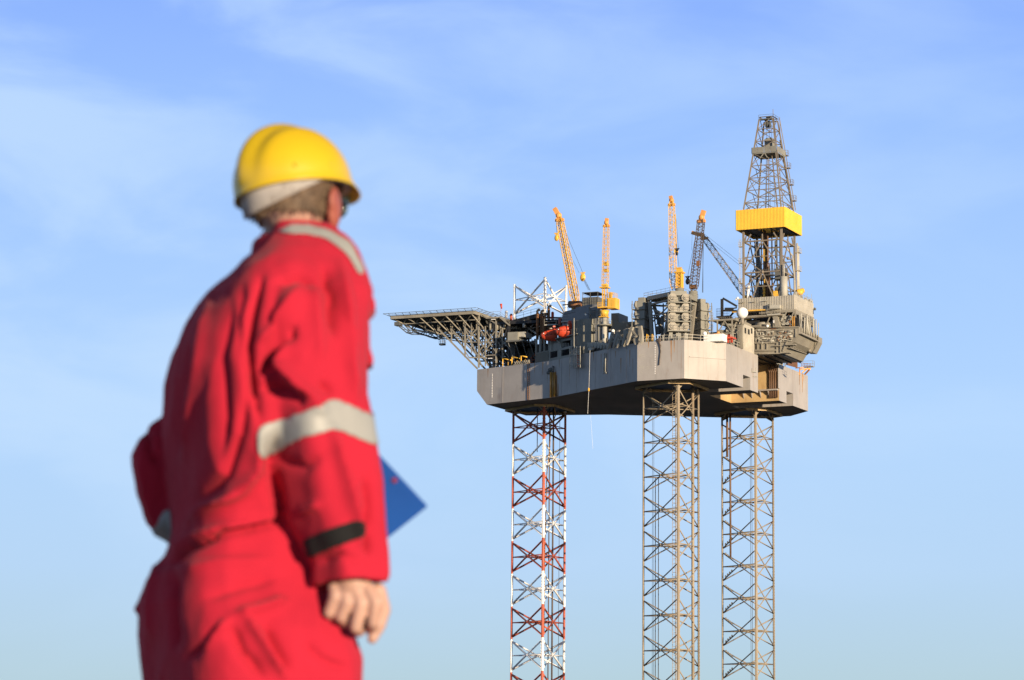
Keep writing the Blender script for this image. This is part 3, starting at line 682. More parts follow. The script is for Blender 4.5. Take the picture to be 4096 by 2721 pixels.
def lifeboats():
    base = None
    for i, (x, y, v) in enumerate(((612, 915, -16.2), (806, 866, -18.2))):
        c = zv(2, x, y, v)
        if base is None:
            t = thing('lifeboat', 'orange enclosed lifeboat at the left, partly behind its twin', 'lifeboat', c, 'orange lifeboats hung over the hull side'); base = t
            ax = Vector((.80, .60, 0)).normalized(); sd = Vector((-ax.y, ax.x, 0)); Lh = 1.62
            # hull rings
            def ring(s, k, z0, half):
                w = 1.12*k; pts = []
                for j in range(14):
                    th = pi*j/13 if half == 'lo' else 0
                    pts.append(c+ax*s*Lh+sd*cos(pi*j/13)*w+Vector((0, 0, z0-sin(pi*j/13)*1.25*k**.6)))
                return pts
            m = MB(); prof = [(-1.05, .04), (-.85, .42), (-.55, .75), (-.2, .95), (.3, 1), (.75, 1), (1, .94), (1.03, .6)]
            m.loft([ring(s, k, .05, 'lo') for s, k in prof]); h = part('hull', m, M['lifeboat'], t)
            m = MB()
            def ringu(s, k, hh): return [c+ax*s*Lh+sd*cos(pi*j/13)*1.08*k+Vector((0, 0, .1+abs(sin(pi*j/13))**.7*hh*1.15)) for j in range(14)]
            m.loft([ringu(s, k, hh) for s, k, hh in ((-1.03, .05, .08), (-.85, .42, .35), (-.5, .76, .62), (0, .95, .85), (.35, .98, 1.0), (.45, .96, 1.3), (.85, .94, 1.35), (1.0, .9, 1.1), (1.03, .6, .5))])
            part('canopy', m, M['lifeboat'], t)
            m = MB(); m.loft([[c+ax*(.62+a*.16)*Lh+sd*b*.5+Vector((0, 0, z)) for a, b in ((-1, -1), (1, -1), (1, 1), (-1, 1))] for z in (1.2, 1.95)], smooth=False); part('helm_cabin', m, M['lifeboat'], t)
            m = MB(); 
            for s, k in zip([x_/10 for x_ in range(-9, 10)], [0]*19): pass
            m.poly([c+ax*s*Lh-sd*(1.15*k+.02)+Vector((0, 0, .07)) for s, k in prof], .07); m.poly([c+ax*s*Lh+sd*(1.15*k+.02)+Vector((0, 0, .07)) for s, k in prof], .07)
            part('fender_rail', m, M['red'], t)
            m = MB(); p = c+ax*-.75*Lh-sd*.55+Vector((0, 0, .25)); m.ball(p, .12); m.ball(c+ax*.8*Lh-sd*.8+Vector((0, 0, -.5)), .16); part('fitting', m, M['white'], t)
        else:
            k = copy_tree(base); k.location = W(*c); k.scale = (1.1, 1.1, 1.1); k['label'] = 'larger orange enclosed lifeboat at the right, nearest the corrugated corner'
    # davits
    for (x, y, v, lab) in ((690, 840, -15, 'grey lifeboat davit arm between the two orange boats'), (900, 800, -17, 'pale lifeboat davit frame right of the orange boats')):
        t = thing('davit', lab, 'davit', zv(2, x, y+100, v)); m = MB()
        a = zv(2, x, y-20, v); b = zv(2, x, y+110, v); m.bar(a, b, .3); m.bar(a, zv(2, x-60, y-10, v-2), .25); m.bar(b, zv(2, x+60, y+170, v-2), .16); m.bar(a+Vector((0, 3, 0)), b+Vector((0, 3, 0)), .3); m.bar(a, a+Vector((0, 3, 0)), .2)
        part('arm', m, M['lgrey'], t)
        m = MB(); p, q = zv(2, x-130, y-60, v+1), zv(2, x+20, y-40, v+1); m.box(p.x, q.x, v+.8, v+3.2, p.z-.25, p.z); rail(m, [(p.x, v+.8, p.z), (q.x, v+.8, p.z)], 1.1); part('platform', m, M['lgrey'], t)
lifeboats()
def bow_modules():
    # dim machinery stacked between helideck legs and quarters
    t = thing('deck_cabin', 'grey box cabin on dark struts right of the helideck posts', 'cabin', zv(2, 95, 980, -11))
    a, b = zv(2, 95, 980, -11), zv(2, 222, 870, -11); m = MB(); m.box(a.x, b.x, -11, -7, a.z, b.z); part('wall', m, M['grey'], t)
    m = MB(); a2, b2 = zv(2, 222, 940, -10.4), zv(2, 312, 868, -10.4); m.box(a2.x+.02, b2.x, -10.4, -7, a2.z, b2.z); part('side_cabin', m, M['lgrey'], t)
    m = MB(); m.box(a.x-.3, b2.x+.2, -11.2, -6.8, a.z-.35, a.z-.02)
    for i in range(5): x = a.x+i*1.6; m.bar((x, -10.8, a.z-.3), (x+1.3, -9.5, DK), .12)
    part('floor_frame', m, M['dgrey'], t)
    t = thing('upper_walkway', 'dark sloping walkway bridge with railing left of the brown exhaust pipes', 'walkway', zv(2, 130, 780, -7))
    m = MB(); p, q = zv(2, 110, 790, -8), zv(2, 480, 690, -8); p2, q2 = p+Vector((0, 4, 0)), q+Vector((0, 4, 0))
    m.slab([p, q, q2, p2], (0, 0, .9)); rail(m, [p+Vector((0, 0, .9)), q+Vector((0, 0, .9))], 1.1); rail(m, [q+Vector((0, 0, .9)), zv(2, 620, 680, -8)+Vector((0, 0, .5))], 1.1)
    m.bar(q, zv(2, 830, 700, -8), .5, .35); part('deck', m, M['black'], t)
    rng = random.Random(11)
    t = thing('machinery_stack', 'dark tangle of machinery and pipes in the shade behind the lifeboats', 'machinery', (-36, 0, DK))
    for nm, mt, cnt in (('equipment_box', 'dgrey', 26), ('tank', 'black', 12)):
        for i in range(cnt):
            m = MB(); u = rng.uniform(-45, -24); v = rng.uniform(-7.5, 9) if u < -32 else rng.uniform(-9, 12)
            if (u+38.66)**2+v*v < 30 and rng.random() < .6: continue
            h = rng.uniform(1.5, 7.5); w = rng.uniform(.8, 2.4)
            if nm == 'tank': m.tube((u, v, DK), (u, v, DK+h), w*.45, n=12)
            else: m.box(u, u+w, v, v+rng.uniform(.8, 2.5), DK, DK+h)
            part(nm, m, M[mt], t)
    m = MB()
    for i in range(60):
        u = rng.uniform(-46, -24); v = rng.uniform(-9, 8); z = DK+rng.uniform(.5, 9.5)
        k = rng.choice((0, 1, 2)); L = rng.uniform(1.5, 6)
        m.tube((u, v, z), (u+(L if k == 0 else 0), v+(L if k == 1 else 0), z+(min(L, 3) if k == 2 else rng.uniform(-.3, .3))), rng.uniform(.06, .16), n=6)
    part('pipework', m, M['dgrey'], t)
    m = MB()
    for u in (-46, -42.5, -34.5, -31):
        for v in (-8, 0, 8): m.bar((u, v, DK), (u, v, DK+9.6), .4)
        m.bar((u, -8, DK+9.6), (u, 8, DK+9.6), .5)
    for v in (-8, 0, 8): m.bar((-46, v, DK+9.7), (-24, v, DK+9.3), .6)
    for a, b in ((-46, -42.5), (-34.5, -31)): m.bar((a, -8, DK), (b, -8, DK+9.5), .3); m.bar((b, -8, DK), (a, -8, DK+5), .3)
    m.box(-46, -24, -7, 8, DK+9.7, DK+9.95); m.box(-46, -30, -6, 8, DK+4.9, DK+5.1)
    part('frame', m, M['black'], t)
    for (x, y, mt, v) in ((140, 690, 'red', -4), (660, 665, 'lifeboat', -8), (750, 745, 'red', -12), (78, 650, 'white', -5), (300, 770, 'lgrey', -8), (180, 740, 'lgrey', -5)):
        c = zv(2, x, y, v); m = MB(); m.tube(c-Vector((0, 0, .8)), c+Vector((0, 0, .5)), .3, n=10); m.ball(c+Vector((0, 0, .5)), .3)
        single('gas_bottle', m, M[mt], {'red': 'dark red cylinder standing on the upper walkway', 'lifeboat': 'orange red cylinder beside the brown exhaust pipes', 'white': 'white cylinder on the helideck stairs', 'lgrey': 'pale grey cylinder above the box cabin'}[mt]+(' near the quarters' if x == 750 else ', by the leg foot' if x == 180 else ''), 'cylinder', c)
bow_modules()
def hull_gear():
    # guide pipe with rust, ladders, chain fender, hanging line with float
    t = thing('guide_pipe', 'rusty vertical pipe with bracket running down the flared hull side', 'pipe', HIT(650, 1340, -.2))
    m = MB()
    for x, r in ((640, .28), (668, .16), (686, .16)): a = HIT(x, 1380, -.35); m.tube((a.x, a.y, 0), (a.x, a.y, a.z), r, n=8)
    part('pipe', m, M['gold'], t); m = MB(); a = HIT(645, 1345, -.1); m.ball(a, .85, (1, .5, .5)); m.tube(HIT(665, 1300, -.4), HIT(665, 1380, -.4), .2); m.ball(HIT(615, 1385, -.2), .6, (1, .5, .6)); part('bracket', m, M['dgrey'], t)
    m = MB(); a = HIT(700, 1400, -.005); d = Vector((.842, -.54, 0))
    mr = M['rust_run'] = mat('rust_run', (.36, .19, .075), .8, rust=.3, var=.35)
    for k, (o, w, zt) in enumerate(((-1.1, .5, 4.4), (-.6, .3, 5.6), (1.25, .9, 5.2), (1.7, .7, 4.4), (2.3, .35, 2.6))):
        p = HIT(652, 1400, -.004)+d*o; m.bar((p.x, p.y, .02), (p.x, p.y, zt), .012, w, up=(-.54, -.842, 0)) if False else m.slab([(p.x-d.x*w/2, p.y-d.y*w/2, .03), (p.x+d.x*w/2, p.y+d.y*w/2, .03), (p.x+d.x*w*.3, p.y+d.y*w*.3, zt), (p.x-d.x*w*.25, p.y-d.y*w*.25, zt)], Vector((-.54, -.842, 0))*.004)
    part('rust_run', m, mr, t)
    rng = random.Random(77); m = MB()
    for i in range(15):
        k4 = (0, 1, 1, 2)[i % 4]; q0, q1 = NEAR[k4], NEAR[k4+1]; A, B = Vector((*q0, 0)), Vector((*q1, 0)); dd = (B-A).normalized(); oo = Vector((dd.y, -dd.x, 0))
        p = A.lerp(B, rng.uniform(.04, .96))+oo*.004; w, zt = rng.uniform(.05, .16), DK-rng.choice((.02, .02, rng.uniform(.5, 3))); L = rng.uniform(1.2, 5)
        m.slab([p-dd*w+Vector((0, 0, zt)), p+dd*w+Vector((0, 0, zt)), p+dd*w*.25+Vector((0, 0, zt-L)), p-dd*w*.3+Vector((0, 0, zt-L*.9))], oo*.004)
    part('rust_streak', m, mr, HULL)
    t = thing('hull_ladder', 'dark double ladder rail down the bow hull side', 'ladder', HIT(352, 1300, -.1))
    m = MB(); a = pv(2112, 1455, -13.5); v = edge_v(a.x); b = Vector((a.x, v-.12, .1)); ladder(m, (a.x, v-.12, DK), b, (.95, -.3, 0), .5, .05, .45); part('rails', m, M['rust'], t)
    t = thing('rope_ladder', 'pale paired fender rail hung on the shaded hull side', 'ladder', HIT(1310, 1140, -.1))
    m = MB()
    for x in (1305, 1325): m.tube(HIT(x, 1140, -.2), HIT(x-4, 1380, -.2), .12, n=6)
    for x in (1298, 1312, 1328): m.tube(HIT(x, 1375, -.2), HIT(x+6, 1392, -.2), .1)
    part('rails', m, M['lgrey'], t)
    t = thing('hanging_line', 'thin line with a yellow float hanging past the hull bottom', 'rope', zv(5, 1490, 200, -28))
    m = MB(); P = [zv(5, x, y, -28) for x, y in ((1505, 150), (1500, 350), (1492, 610), (1478, 900))]; m.poly(P, .028, 5)
    P = [zv(5, x, y, -28) for x, y in ((1512, 915), (1525, 1100), (1540, 1320))]; m.poly(P, .02, 4); part('line', m, M['white'], t)
    m = MB(); p = zv(5, 1490, 622, -28); m.tube(p-Vector((0, 0, .25)), p+Vector((0, 0, .25)), .2); m.ball(p+Vector((0, 0, .25)), .2); part('float', m, M['yellow'], t)
    t = thing('conduit', 'bundle of ragged pale brackets along the shaded deck edge', 'brackets', HIT(1150, 1050, -.1))
    m = MB(); rng = random.Random(4)
    for i in range(46):
        x = 1100+i*6.2; 
        if x > 1400: break
        m.bar(HIT(x, 1005+rng.uniform(0, 12), -.15), HIT(x+rng.uniform(-3, 3), 1040+rng.uniform(0, 50), -.2), rng.choice((.07, .1, .14)))
    a, b = HIT(1100, 1012, -.2), HIT(1250, 1000, -.2); m.bar(a, b, .12)
    m.bar(HIT(1118, 1090, -.3), HIT(1165, 1085, -.3), .5, .5); part('bracket', m, M['lgrey'], t)
    # draped anchor fairleads (pale curved plates)
    base = None
    for i, (x, y) in enumerate(((1440, 950), (1520, 940), (1640, 920), (1700, 905))):
        c = HIT(x, y, -.4); c.z = DK+.1
        if base is None:
            base = thing('anchor_rack', 'pale curved anchor rack plate on the hull edge', 'anchor rack', c, 'curved anchor racks on the flared hull edge')
            m = MB(); d = Vector((.842, -.54, 0)); o = Vector((-.54, -.842, 0))
            for s in (-1, 1):
                pts = [c+d*(s*1.1+p*.9)+o*q+Vector((0, 0, z)) for p, q, z in ((-.5*s, 0, 3.0), (-.1*s, .3, 1.4), (.2*s, .6, .2), (.6*s, .7, -.6), (1.0*s, .5, -.2), (.75*s, .3, 1.2), (.2*s, 0, 3.1))]
                m.slab(pts, d*.0+Vector((.3, .12, 0)))
            m.bar(c+d*-1.2+Vector((0, 0, 2.6)), c+d*1.2+Vector((0, 0, .4)), .3); m.tube(c+d*-.8+Vector((0, 0, 1)), c+d*.8+Vector((0, 0, 1)), .25)
            part('plate', m, M['beam'], base)
        else: k = copy_tree(base); k.location = W(*c); k.rotation_euler.z += .12*i
hull_gear()
ZN[10] = (2280, 1150, 5.227); ZN[11] = (2780, 1200, 6.273); ZN[12] = (3000, 1200, 5.227)
# ================================================================== CANTILEVER + DRILL FLOOR
def cantilever():
    t = thing('cantilever', 'beige steel cantilever with sloped end jutting past the stern', 'cantilever', (12, 0, DK))
    nf = -6.0
    pr = [zv(12, x, y, nf) for x, y in ((1028, 565), (1022, 690), (925, 880), (780, 990), (700, 1122))]
    prof = [(-6, pr[0].z), (pr[0].x, pr[0].z), (pr[1].x, pr[1].z), (pr[2].x, pr[2].z), (pr[3].x, pr[3].z), (pr[4].x, pr[4].z), (-6, pr[4].z+.02)]
    m = MB(); m.slab([(u, nf, z) for u, z in prof], (0, 12, 0)); b = part('beam', m, [M['beam']], t)
    m = MB(); m.box(-5, pr[4].x-.1, -5.9, 5.9, pr[4].z-.12, pr[4].z-.015)
    for u in range(3, 18, 2): m.bar((u, -5.9, pr[4].z-.2), (u, 5.9, pr[4].z-.2), .2, .3)
    part('under_frame', m, M['black'], t)
    # flanges, stiffeners and pipe runs on the near web
    m = MB(); o = nf-.14
    def H(x0, y0, x1, y1, w, d=.3, off=o): m.bar(zv(12, x0, y0, off), zv(12, x1, y1, off), d, w)
    for a in ((60, 640, 700, 625, .3), (120, 752, 895, 735, .32), (100, 815, 400, 800, .2), (100, 905, 545, 890, .3), (100, 1055, 560, 1050, .28), (100, 572, 1025, 568, .25), (190, 1128, 700, 1118, .22)): H(*a)
    for x, y0, y1 in ((130, 640, 750), (345, 640, 750), (480, 640, 750), (560, 880, 1110), (640, 870, 1110), (355, 910, 1050), (245, 910, 1050), (155, 910, 1050), (955, 600, 780), (800, 640, 730), (900, 620, 730), (870, 750, 860), (750, 640, 740)): m.bar(zv(12, x, y0, o), zv(12, x, y1, o), .28, .16)
    H(510, 965, 650, 965, .18, .9); H(690, 1070, 810, 780, .2); H(770, 945, 960, 938, .2, 1.2); H(700, 1115, 850, 1108, .15, 1.4); H(600, 870, 780, 875, .12)
    part('flange', m, M['beam'], t)
    m = MB(); rng = random.Random(21)
    for i in range(60):
        x, y = rng.uniform(110, 780), rng.uniform(630, 880); L = rng.uniform(60, 240); hz = rng.random() < .7
        a, c = zv(12, x, y, o-.1), zv(12, min(890, x+L) if hz else x+rng.uniform(-8, 8), y-L*.02 if hz else y+rng.uniform(40, 110), o-.1)
        m.tube(a, c, rng.choice((.05, .08, .12)), n=6)
    for i in range(7):
        p = zv(12, rng.uniform(120, 820), rng.uniform(640, 870), o); m.box(p.x, p.x+rng.uniform(.3, .7), o-.2, o, p.z, p.z+rng.uniform(.2, .5))
    part('pipework', m, M['lgrey'], t)
    m = MB()
    for i in range(9): x, y = rng.uniform(380, 840), rng.uniform(640, 820); a, c = zv(12, x, y, o-.25), zv(12, x+rng.uniform(-60, 60), y+rng.uniform(0, 60), o-.25); m.tube(a, c, .08, n=6)
    m.bar(zv(12, 390, 612, o-.1), zv(12, 540, 608, o-.1), .3, .1); part('rusty_pipe', m, M['rust'], t)
    # ledges and walkway on the sloped end
    m = MB(); a, c = zv(12, 820, 1000, nf-.2), pv(3000+1190/5.227, 1200+1140/5.227, 6); m.bar(a, c, .5, .12); rail(m, [a+Vector((.3, 0, 0)), c+Vector((.3, 0, 0))], .5)
    c2 = Vector((pr[1].x+.3, 5.5, pr[1].z-.2)); m.bar((pr[1].x+.25, nf, pr[1].z-.1), c2, .6, .25)
    e = Vector((pr[3].x, 6.0, pr[3].z-2.5)); m.box(e.x-.5, e.x+1.6, 5.2, 6.3, e.z, e.z+.12); rail(m, [(e.x-.5, 5.2, e.z+.1), (e.x+1.6, 5.2, e.z+.1), (e.x+1.6, 6.3, e.z+.1)], 1.1)
    part('end_ledge', m, M['beam'], t)
    # far wing platform
    wv = 4.6; pts = [zv(12, x, y, wv) for x, y in ((1205, 780), (1432, 768), (1432, 880), (1320, 1100), (1195, 1100))]
    m = MB(); m.slab(pts, (0, 2.4, 0)); m.bar(pts[1]-Vector((0, .05, 0)), pts[2]-Vector((0, .05, 0)), .16); m.bar(pts[2]-Vector((0, .05, 0)), pts[3]-Vector((0, .05, 0)), .16); m.bar(pts[0]-Vector((0, .05, 0)), pts[1]-Vector((0, .05, 0)), .12)
    for x in (1270, 1360): m.bar(zv(12, x, 790, wv-.06), zv(12, x, 1050, wv-.06), .14)
    m.bar(zv(12, 1250, 860, wv-.3), zv(12, 1330, 850, wv-.3), .4, .4); m.ball(zv(12, 1240, 1060, wv-.2), .35); part('wing', m, M['beam'], t)
    # rack of pipes between cantilever and drill floor on the stern side
    m = MB()
    for i in range(22):
        q = i/21; p = Vector((pr[0].x+.2-.4*(i % 3), nf+1+q*10.5, pr[0].z)); m.tube(p-Vector((0, 0, .8)), p+Vector((rng.uniform(-.5, .2), 0, 2.3+rng.uniform(-.4, .9))), rng.choice((.1, .14, .2)), n=6)
    part('standpipe', m, M['lgrey'], t)
    m = MB()
    for i in range(12):
        p = zv(12, 800+i*14, 450, nf+1+.15*i); m.tube((p.x, p.y, pr[0].z-.2), (p.x, p.y, pr[0].z+rng.uniform(2.2, 4)), .11, n=6)
    part('rusty_standpipe', m, M['rust'], t)
    m = MB()
    for x in (890, 925): a = zv(12, x, 340, nf); m.tube((a.x, a.y, pr[0].z), a, .14, n=6)
    part('yellow_pipe', m, M['gold'], t)
    hk = MB(); hk.poly([zv(12, x, y, -3) for x, y in ((530, 1130), (535, 1190), (550, 1218), (568, 1200), (575, 1175))], .06); part('hook', hk, M['lgrey'], t)
    # substructure between beam and drill floor: dark boxes, tanks, raking leg
    m = MB(); z0 = pr[0].z
    m.box(pr[0].x-9.5, pr[0].x-1.2, -4.6, 4.6, z0, z0+4.0); m.box(8.0, 12, -5.2, 5, z0-.1, z0+2.2)
    part('substructure', m, M['black'], t)
    m = MB(); 
    for x in (165, 305): a = zv(12, x-45, 525, -5.6); m.tube(a, a+Vector((2.2, 0, 0)), .55, n=14)
    m.box(zv(12, 120, 600, -5.9).x, zv(12, 560, 600, -5.9).x, -5.9, -5.2, z0-.05, z0+.25); part('air_tank', m, M['beam'], t)
    m = MB(); a, c = zv(12, 525, 310, -6.2), zv(12, 590, 560, -6.2); m.bar(a, c, 1.0, .9, up=(0, 1, 0)); m.bar(zv(12, 490, 560, -6.3), zv(12, 650, 560, -6.3), .6, .4)
    m.tube(zv(12, 505, 560, -6.2), zv(12, 505, 480, -6.2), .35, n=10); part('raking_leg', m, M['beam'], t)
    m = MB(); p = zv(12, 365, 548, -6.2); m.ball(p, .3); p = zv(12, 505, 490, -6.4); m.tube(p, p+Vector((0, 0, .6)), .3); part('lamp_globe', m, M['dome'], t)
    m = MB()
    for i in range(24):
        p = zv(12, rng.uniform(610, 800), rng.uniform(340, 540), -5.6); m.box(p.x, p.x+rng.uniform(.3, .9), -5.6, -5.0, p.z, p.z+rng.uniform(.2, .7))
    part('valve_bank', m, M['gold'] if False else M['lgrey'], t)
    return pr[0].z
ZC = cantilever()
def drill_floor():
    nf = -5.8
    a, b = zv(4, 360, 470, nf), zv(4, 1147, 455, nf); lo = zv(4, 1145, 655, nf).z; hi = b.z; u0, u1 = a.x, b.x
    t = thing('drill_floor', 'pale corrugated drill floor house under the derrick', 'building', ((u0+u1)/2, 0, lo))
    m = MB(); m.box(u0, u1, nf, -nf-.02, lo, hi-.02)
    n = 34
    for i in range(n): u = u0+(u1-u0)*(i+.5)/n; m.box(u-.09, u+.09, nf-.13, nf, lo+.1, hi)
    for i in range(n): v = nf+(-2*nf)*(i+.5)/n; m.box(u1, u1+.1, v-.09, v+.09, lo+.1, hi)
    for i in range(5): u = u0+(u1-u0)*(i+.02)/5; m.box(u-.05, u+.1, nf-.1, nf, lo, hi+.05)
    part('windwall', m, M['clad'], t)
    # floor frame
    m = MB(); z1 = zv(4, 1145, 690, nf).z; m.box(u0+4.5, u1+.15, nf-.15, -nf+.1, z1, lo-.02); fz = zv(4, 1435, 870, 5.8).z-.2
    m.bar((u1+.1, nf, fz+.9), (u1+.1, -nf, fz+.6), .35, .4); m.bar((u1+.1, nf+3, fz), (u1+.1, -nf, fz), .5, .35)
    for v in (nf+.1, -2.5, 1.2, 4, -nf-.2): m.bar((u1+.05, v, fz), (u1+.05, v, lo), .3)
    for v0, v1 in ((-2.5, 1.2), (1.2, 4)): m.bar((u1+.05, v0, fz), (u1+.05, v1, lo), .2)
    m.box(u1-3, u1+.3, 3.2, -nf, fz-.25, fz); m.box(u1-5, u1+.2, -1.5, 3, fz+.5, fz+1.0); m.box(u0+.5, u1-2.5, nf-1.2, nf-.1, z1-.7, z1-.4)
    m.bar((u0-.4, nf-.6, z1-.75), (u0+7.4, nf-.6, z1-.6), .9, .35); m.bar((u0-1, nf-.4, lo-3.2), (u0+5, nf-.4, lo-3.0), .5, .4)
    for i in range(4): u = u0+6.5+i*1.6; m.bar((u, nf-.5, z1-1.8), (u+.8, nf-.5, z1), .2)
    rail(m, [(u0+5.5, nf-1.2, z1-.4), (u1-2.3, nf-1.2, z1-.4)], 1.0); rail(m, [(u1+.3, 3.2, fz), (u1+.3, -nf, fz)], .9)
    part('floor_frame', m, M['beam'], t)
    m = MB(); m.bar(zv(4, 498, 674, nf-.5), zv(4, 735, 662, nf-.5), .4, .28); m.bar(zv(4, 275, 690, nf-.5), zv(4, 360, 686, nf-.5), .4, .35); part('yellow_beam', m, M['yellow'], t)
    # cabin, plates and lamps stuck on the near wall
    m = MB(); p, q = zv(4, 795, 645, nf-1.1), zv(4, 935, 590, nf-1.1); m.box(p.x, q.x, nf-1.1, nf-.1, p.z, q.z); m.box(p.x-.5, q.x+.2, nf-1.3, nf-.1, p.z-1.4, p.z-1.1); rail(m, [(p.x-.5, nf-1.3, p.z-1.1), (q.x+.2, nf-1.3, p.z-1.1)], 1.0); part('control_cabin', m, M['lgrey'], t)
    m = MB(); p, q = zv(4, 615, 608, nf-.12), zv(4, 712, 562, nf-.12); m.box(p.x, q.x, nf-.12, nf-.08, p.z, q.z); p, q = zv(4, 765, 660, nf-.9), zv(4, 790, 580, nf-.9); m.box(p.x, q.x, nf-.9, nf-.1, p.z, q.z); part('dark_plate', m, M['dgrey'], t)
    m = MB()
    for x, y in ((415, 560), (572, 550), (735, 538)): p = zv(4, x-32, y, nf-.5); m.bar(p, p+Vector((.95, 0, .05)), .25, .14)
    part('light_fitting', m, M['lgrey'], t)
    m = MB(); p = zv(4, 350, 500, nf); m.ball(p, .3); m.ball(p+Vector((-.35, 0, -.2)), .2); part('floodlight', m, M['dome'], t)
    m = MB(); rng = random.Random(8); rail(m, [(u1-.1, nf+.2, hi), (u1-.1, -nf-.1, hi)], .9, 9)
    for i in range(16): v = rng.uniform(nf+.3, -nf-.3); u = u1-rng.uniform(.1, .8); h = rng.uniform(.2, .9); m.box(u-.2, u+.2, v-.2, v+.25, hi-.05, hi+h)
    for v in (2.6, 5.4): m.tube((u1-.2, v, hi), (u1-.2, v, hi+2), .035, n=4)
    part('roof_gear', m, M['lgrey'], t)
    m = MB(); p = zu(4, 1425, 650, u1+.1); m.ball(p, .3); m.box(u1+.07, u1+.15, p.y-1.2, p.y-.8, p.z-1.2, p.z-.2); part('horn', m, M['dgrey'], t)
    w = MB(); p = zu(4, 1215, 400, u1-1); w.ball(p+Vector((0, 0, -.3)), .8, (1, .9, .8)); w.tube(p+Vector((-.5, -.6, -.3)), p+Vector((.6, .6, .2)), .5, n=12)
    single('winch', w, [M['yellow']], 'rounded yellow winch on the stern edge of the drill floor roof', 'winch', p)
    return u0, u1, lo, hi
U0, U1, ZLO, ZHI = drill_floor()
# ================================================================== DERRICK
def derrick():
    uc, a = 12.35, 4.1; z0 = ZHI-.4; zw0, zw1 = 33.9, 38.05; zt = 57.6
    t = thing('derrick', 'tall lattice drilling derrick with yellow windbreak band at the stern', 'derrick', (uc, 0, z0))
    cor = lambda s, z: [Vector((uc+i*s, j*s, z)) for i, j in ((-1, -1), (1, -1), (1, 1), (-1, 1))]
    def half(z): return a if z <= zw1 else a-(a-1.5)*(z-zw1)/(zt-zw1)
    m = MB()
    c0, c1 = cor(a, z0), cor(a, zw1)
    for p, q in zip(c0, c1): m.bar(p, q, .4)
    lv = [z0, 24.1, 27.2, 30.0, 33.0]; lv = [z0, 25.6, 27.9, 32.6]
    part('lower_post', m, M['derrick'], t)
    m = MB()
    levels = [z0, z0+2.9, z0+5.9, z0+9.2, z0+12.8]
    for i, (za, zb) in enumerate(((z0, z0+5.9), (z0+5.9, z0+12.4))):
        p, q = cor(a, za), cor(a, zb)
        for k in range(4):
            k2 = (k+1) % 4; mid = (q[k]+q[k2])/2; low = (p[k]+p[k2])/2
            # inverted V then X as in the photo
            m.bar(p[k]+(p[k2]-p[k])*.2*(i == 0), mid, .2); m.bar(p[k2]-(p[k2]-p[k])*.18*(i == 0), mid, .2)
            m.bar(q[k], q[k2], .27); m.bar((p[k]+q[k])/2, (p[k2]+q[k2])/2, .16)
            m.bar((p[k]+q[k])/2, low.lerp(mid, .0) if i else mid.lerp(low, .0), .15)
            if i == 1: m.bar(mid, mid+Vector((0, 0, 1.4)), .2); m.bar(q[k]+(q[k2]-q[k])*.08, q[k]+(q[k2]-q[k])*.2+Vector((0, 0, 1.5)), .22); m.bar(q[k2]+(q[k]-q[k2])*.08, q[k2]+(q[k]-q[k2])*.2+Vector((0, 0, 1.5)), .22)
            m.ball((p[k]+q[k]+p[k2]+q[k2])/4 if i else mid, .34, nu=8, nv=5)
    part('lower_brace', m, M['derrick'], t)
    # yellow wind wall band: four corrugated sheets, open above and below
    w = MB(); b = 5.3; cz = cor(b, zw0); th = .08
    w.box(uc-b, uc+b, -b, -b+th, zw0, zw1); w.box(uc+b-th, uc+b, -b+th+.002, b, zw0, zw1); w.box(uc-b, uc+b-th-.002, b-th, b, zw0, zw1); w.box(uc-b, uc-b+th, -b+th+.002, b-th-.002, zw0, zw1)
    for i in range(34):
        x = -b+2*b*(i+.5)/34
        w.box(uc+x-.07, uc+x+.07, -b-.06, -b, zw0, zw1); w.box(uc+b, uc+b+.06, x-.07, x+.07, zw0, zw1); w.box(uc-b-.06, uc-b, x-.07, x+.07, zw0, zw1)
    part('windbreak', w, M['wind'], t)
    m = MB(); m.box(uc-b+.1, uc-2, -b+.1, b-.1, zw0+.4, zw0+.6); m.box(uc+2, uc+b-.1, -b+.1, b-.1, zw0+.4, zw0+.6); m.box(uc-2+.002, uc+2-.002, 2.5, b-.1, zw0+.4, zw0+.6)
    for x in (-4.2, -1.5, 1.5, 4.2): m.bar((uc+x, -b+.1, zw0+.25), (uc+x, b-.1, zw0+.25), .2)
    part('monkey_board', m, M['dgrey'], t)
    # tapering upper part
    m = MB(); p, q = cor(a, zw1), cor(1.5, zt)
    for x, y in zip(p, q): m.bar(x, y, .25)
    part('upper_post', m, M['derrick'], t)
    m = MB(); zl = [zw1+1.7+2.62*i for i in range(8)]
    prev = cor(a, zw1)
    for i, z in enumerate(zl):
        c = cor(half(z), z)
        for k in range(4):
            k2 = (k+1) % 4
            m.bar(c[k], c[k2], .15)
            if i < 5:
                mid = (c[k]+c[k2])/2; m.bar(prev[k], c[k2] if (i+k) % 2 else mid, .1); m.bar(prev[k2], mid if (i+k) % 2 else c[k], .1)
            else: m.bar(prev[k], c[k2], .12)
        m.bar((c[0]+c[1])/2, (c[2]+c[3])/2, .12); prev = c
    for (x, y) in ((.1, -.3), (.62, -.5), (-.35, .5), (.3, .6)):
        m.bar((uc+x*a, y*a, zw1), (uc+x*1.6, y*1.6, zt-7.5), .13)
    part('upper_brace', m, M['derrick'], t)
    # crown platform with its boxed parapet and cabin
    zp = zw1+1.7+2.62*4+.2; h = half(zp)+.25
    m = MB(); m.box(uc-h, uc+h, -h, h, zp-.35, zp-.2)
    for i in range(4):
        x0 = -h+.05+i*(2*h-.1)/4; m.box(uc+x0, uc+x0+(2*h-.1)/4-.06, -h-.08, -h, zp-.15, zp+1.05)
    m.box(uc-h-.08, uc-h, -h, h, zp-.15, zp+1.05); m.box(uc+h, uc+h+.08, -h, h, zp-.15, zp+1.05)
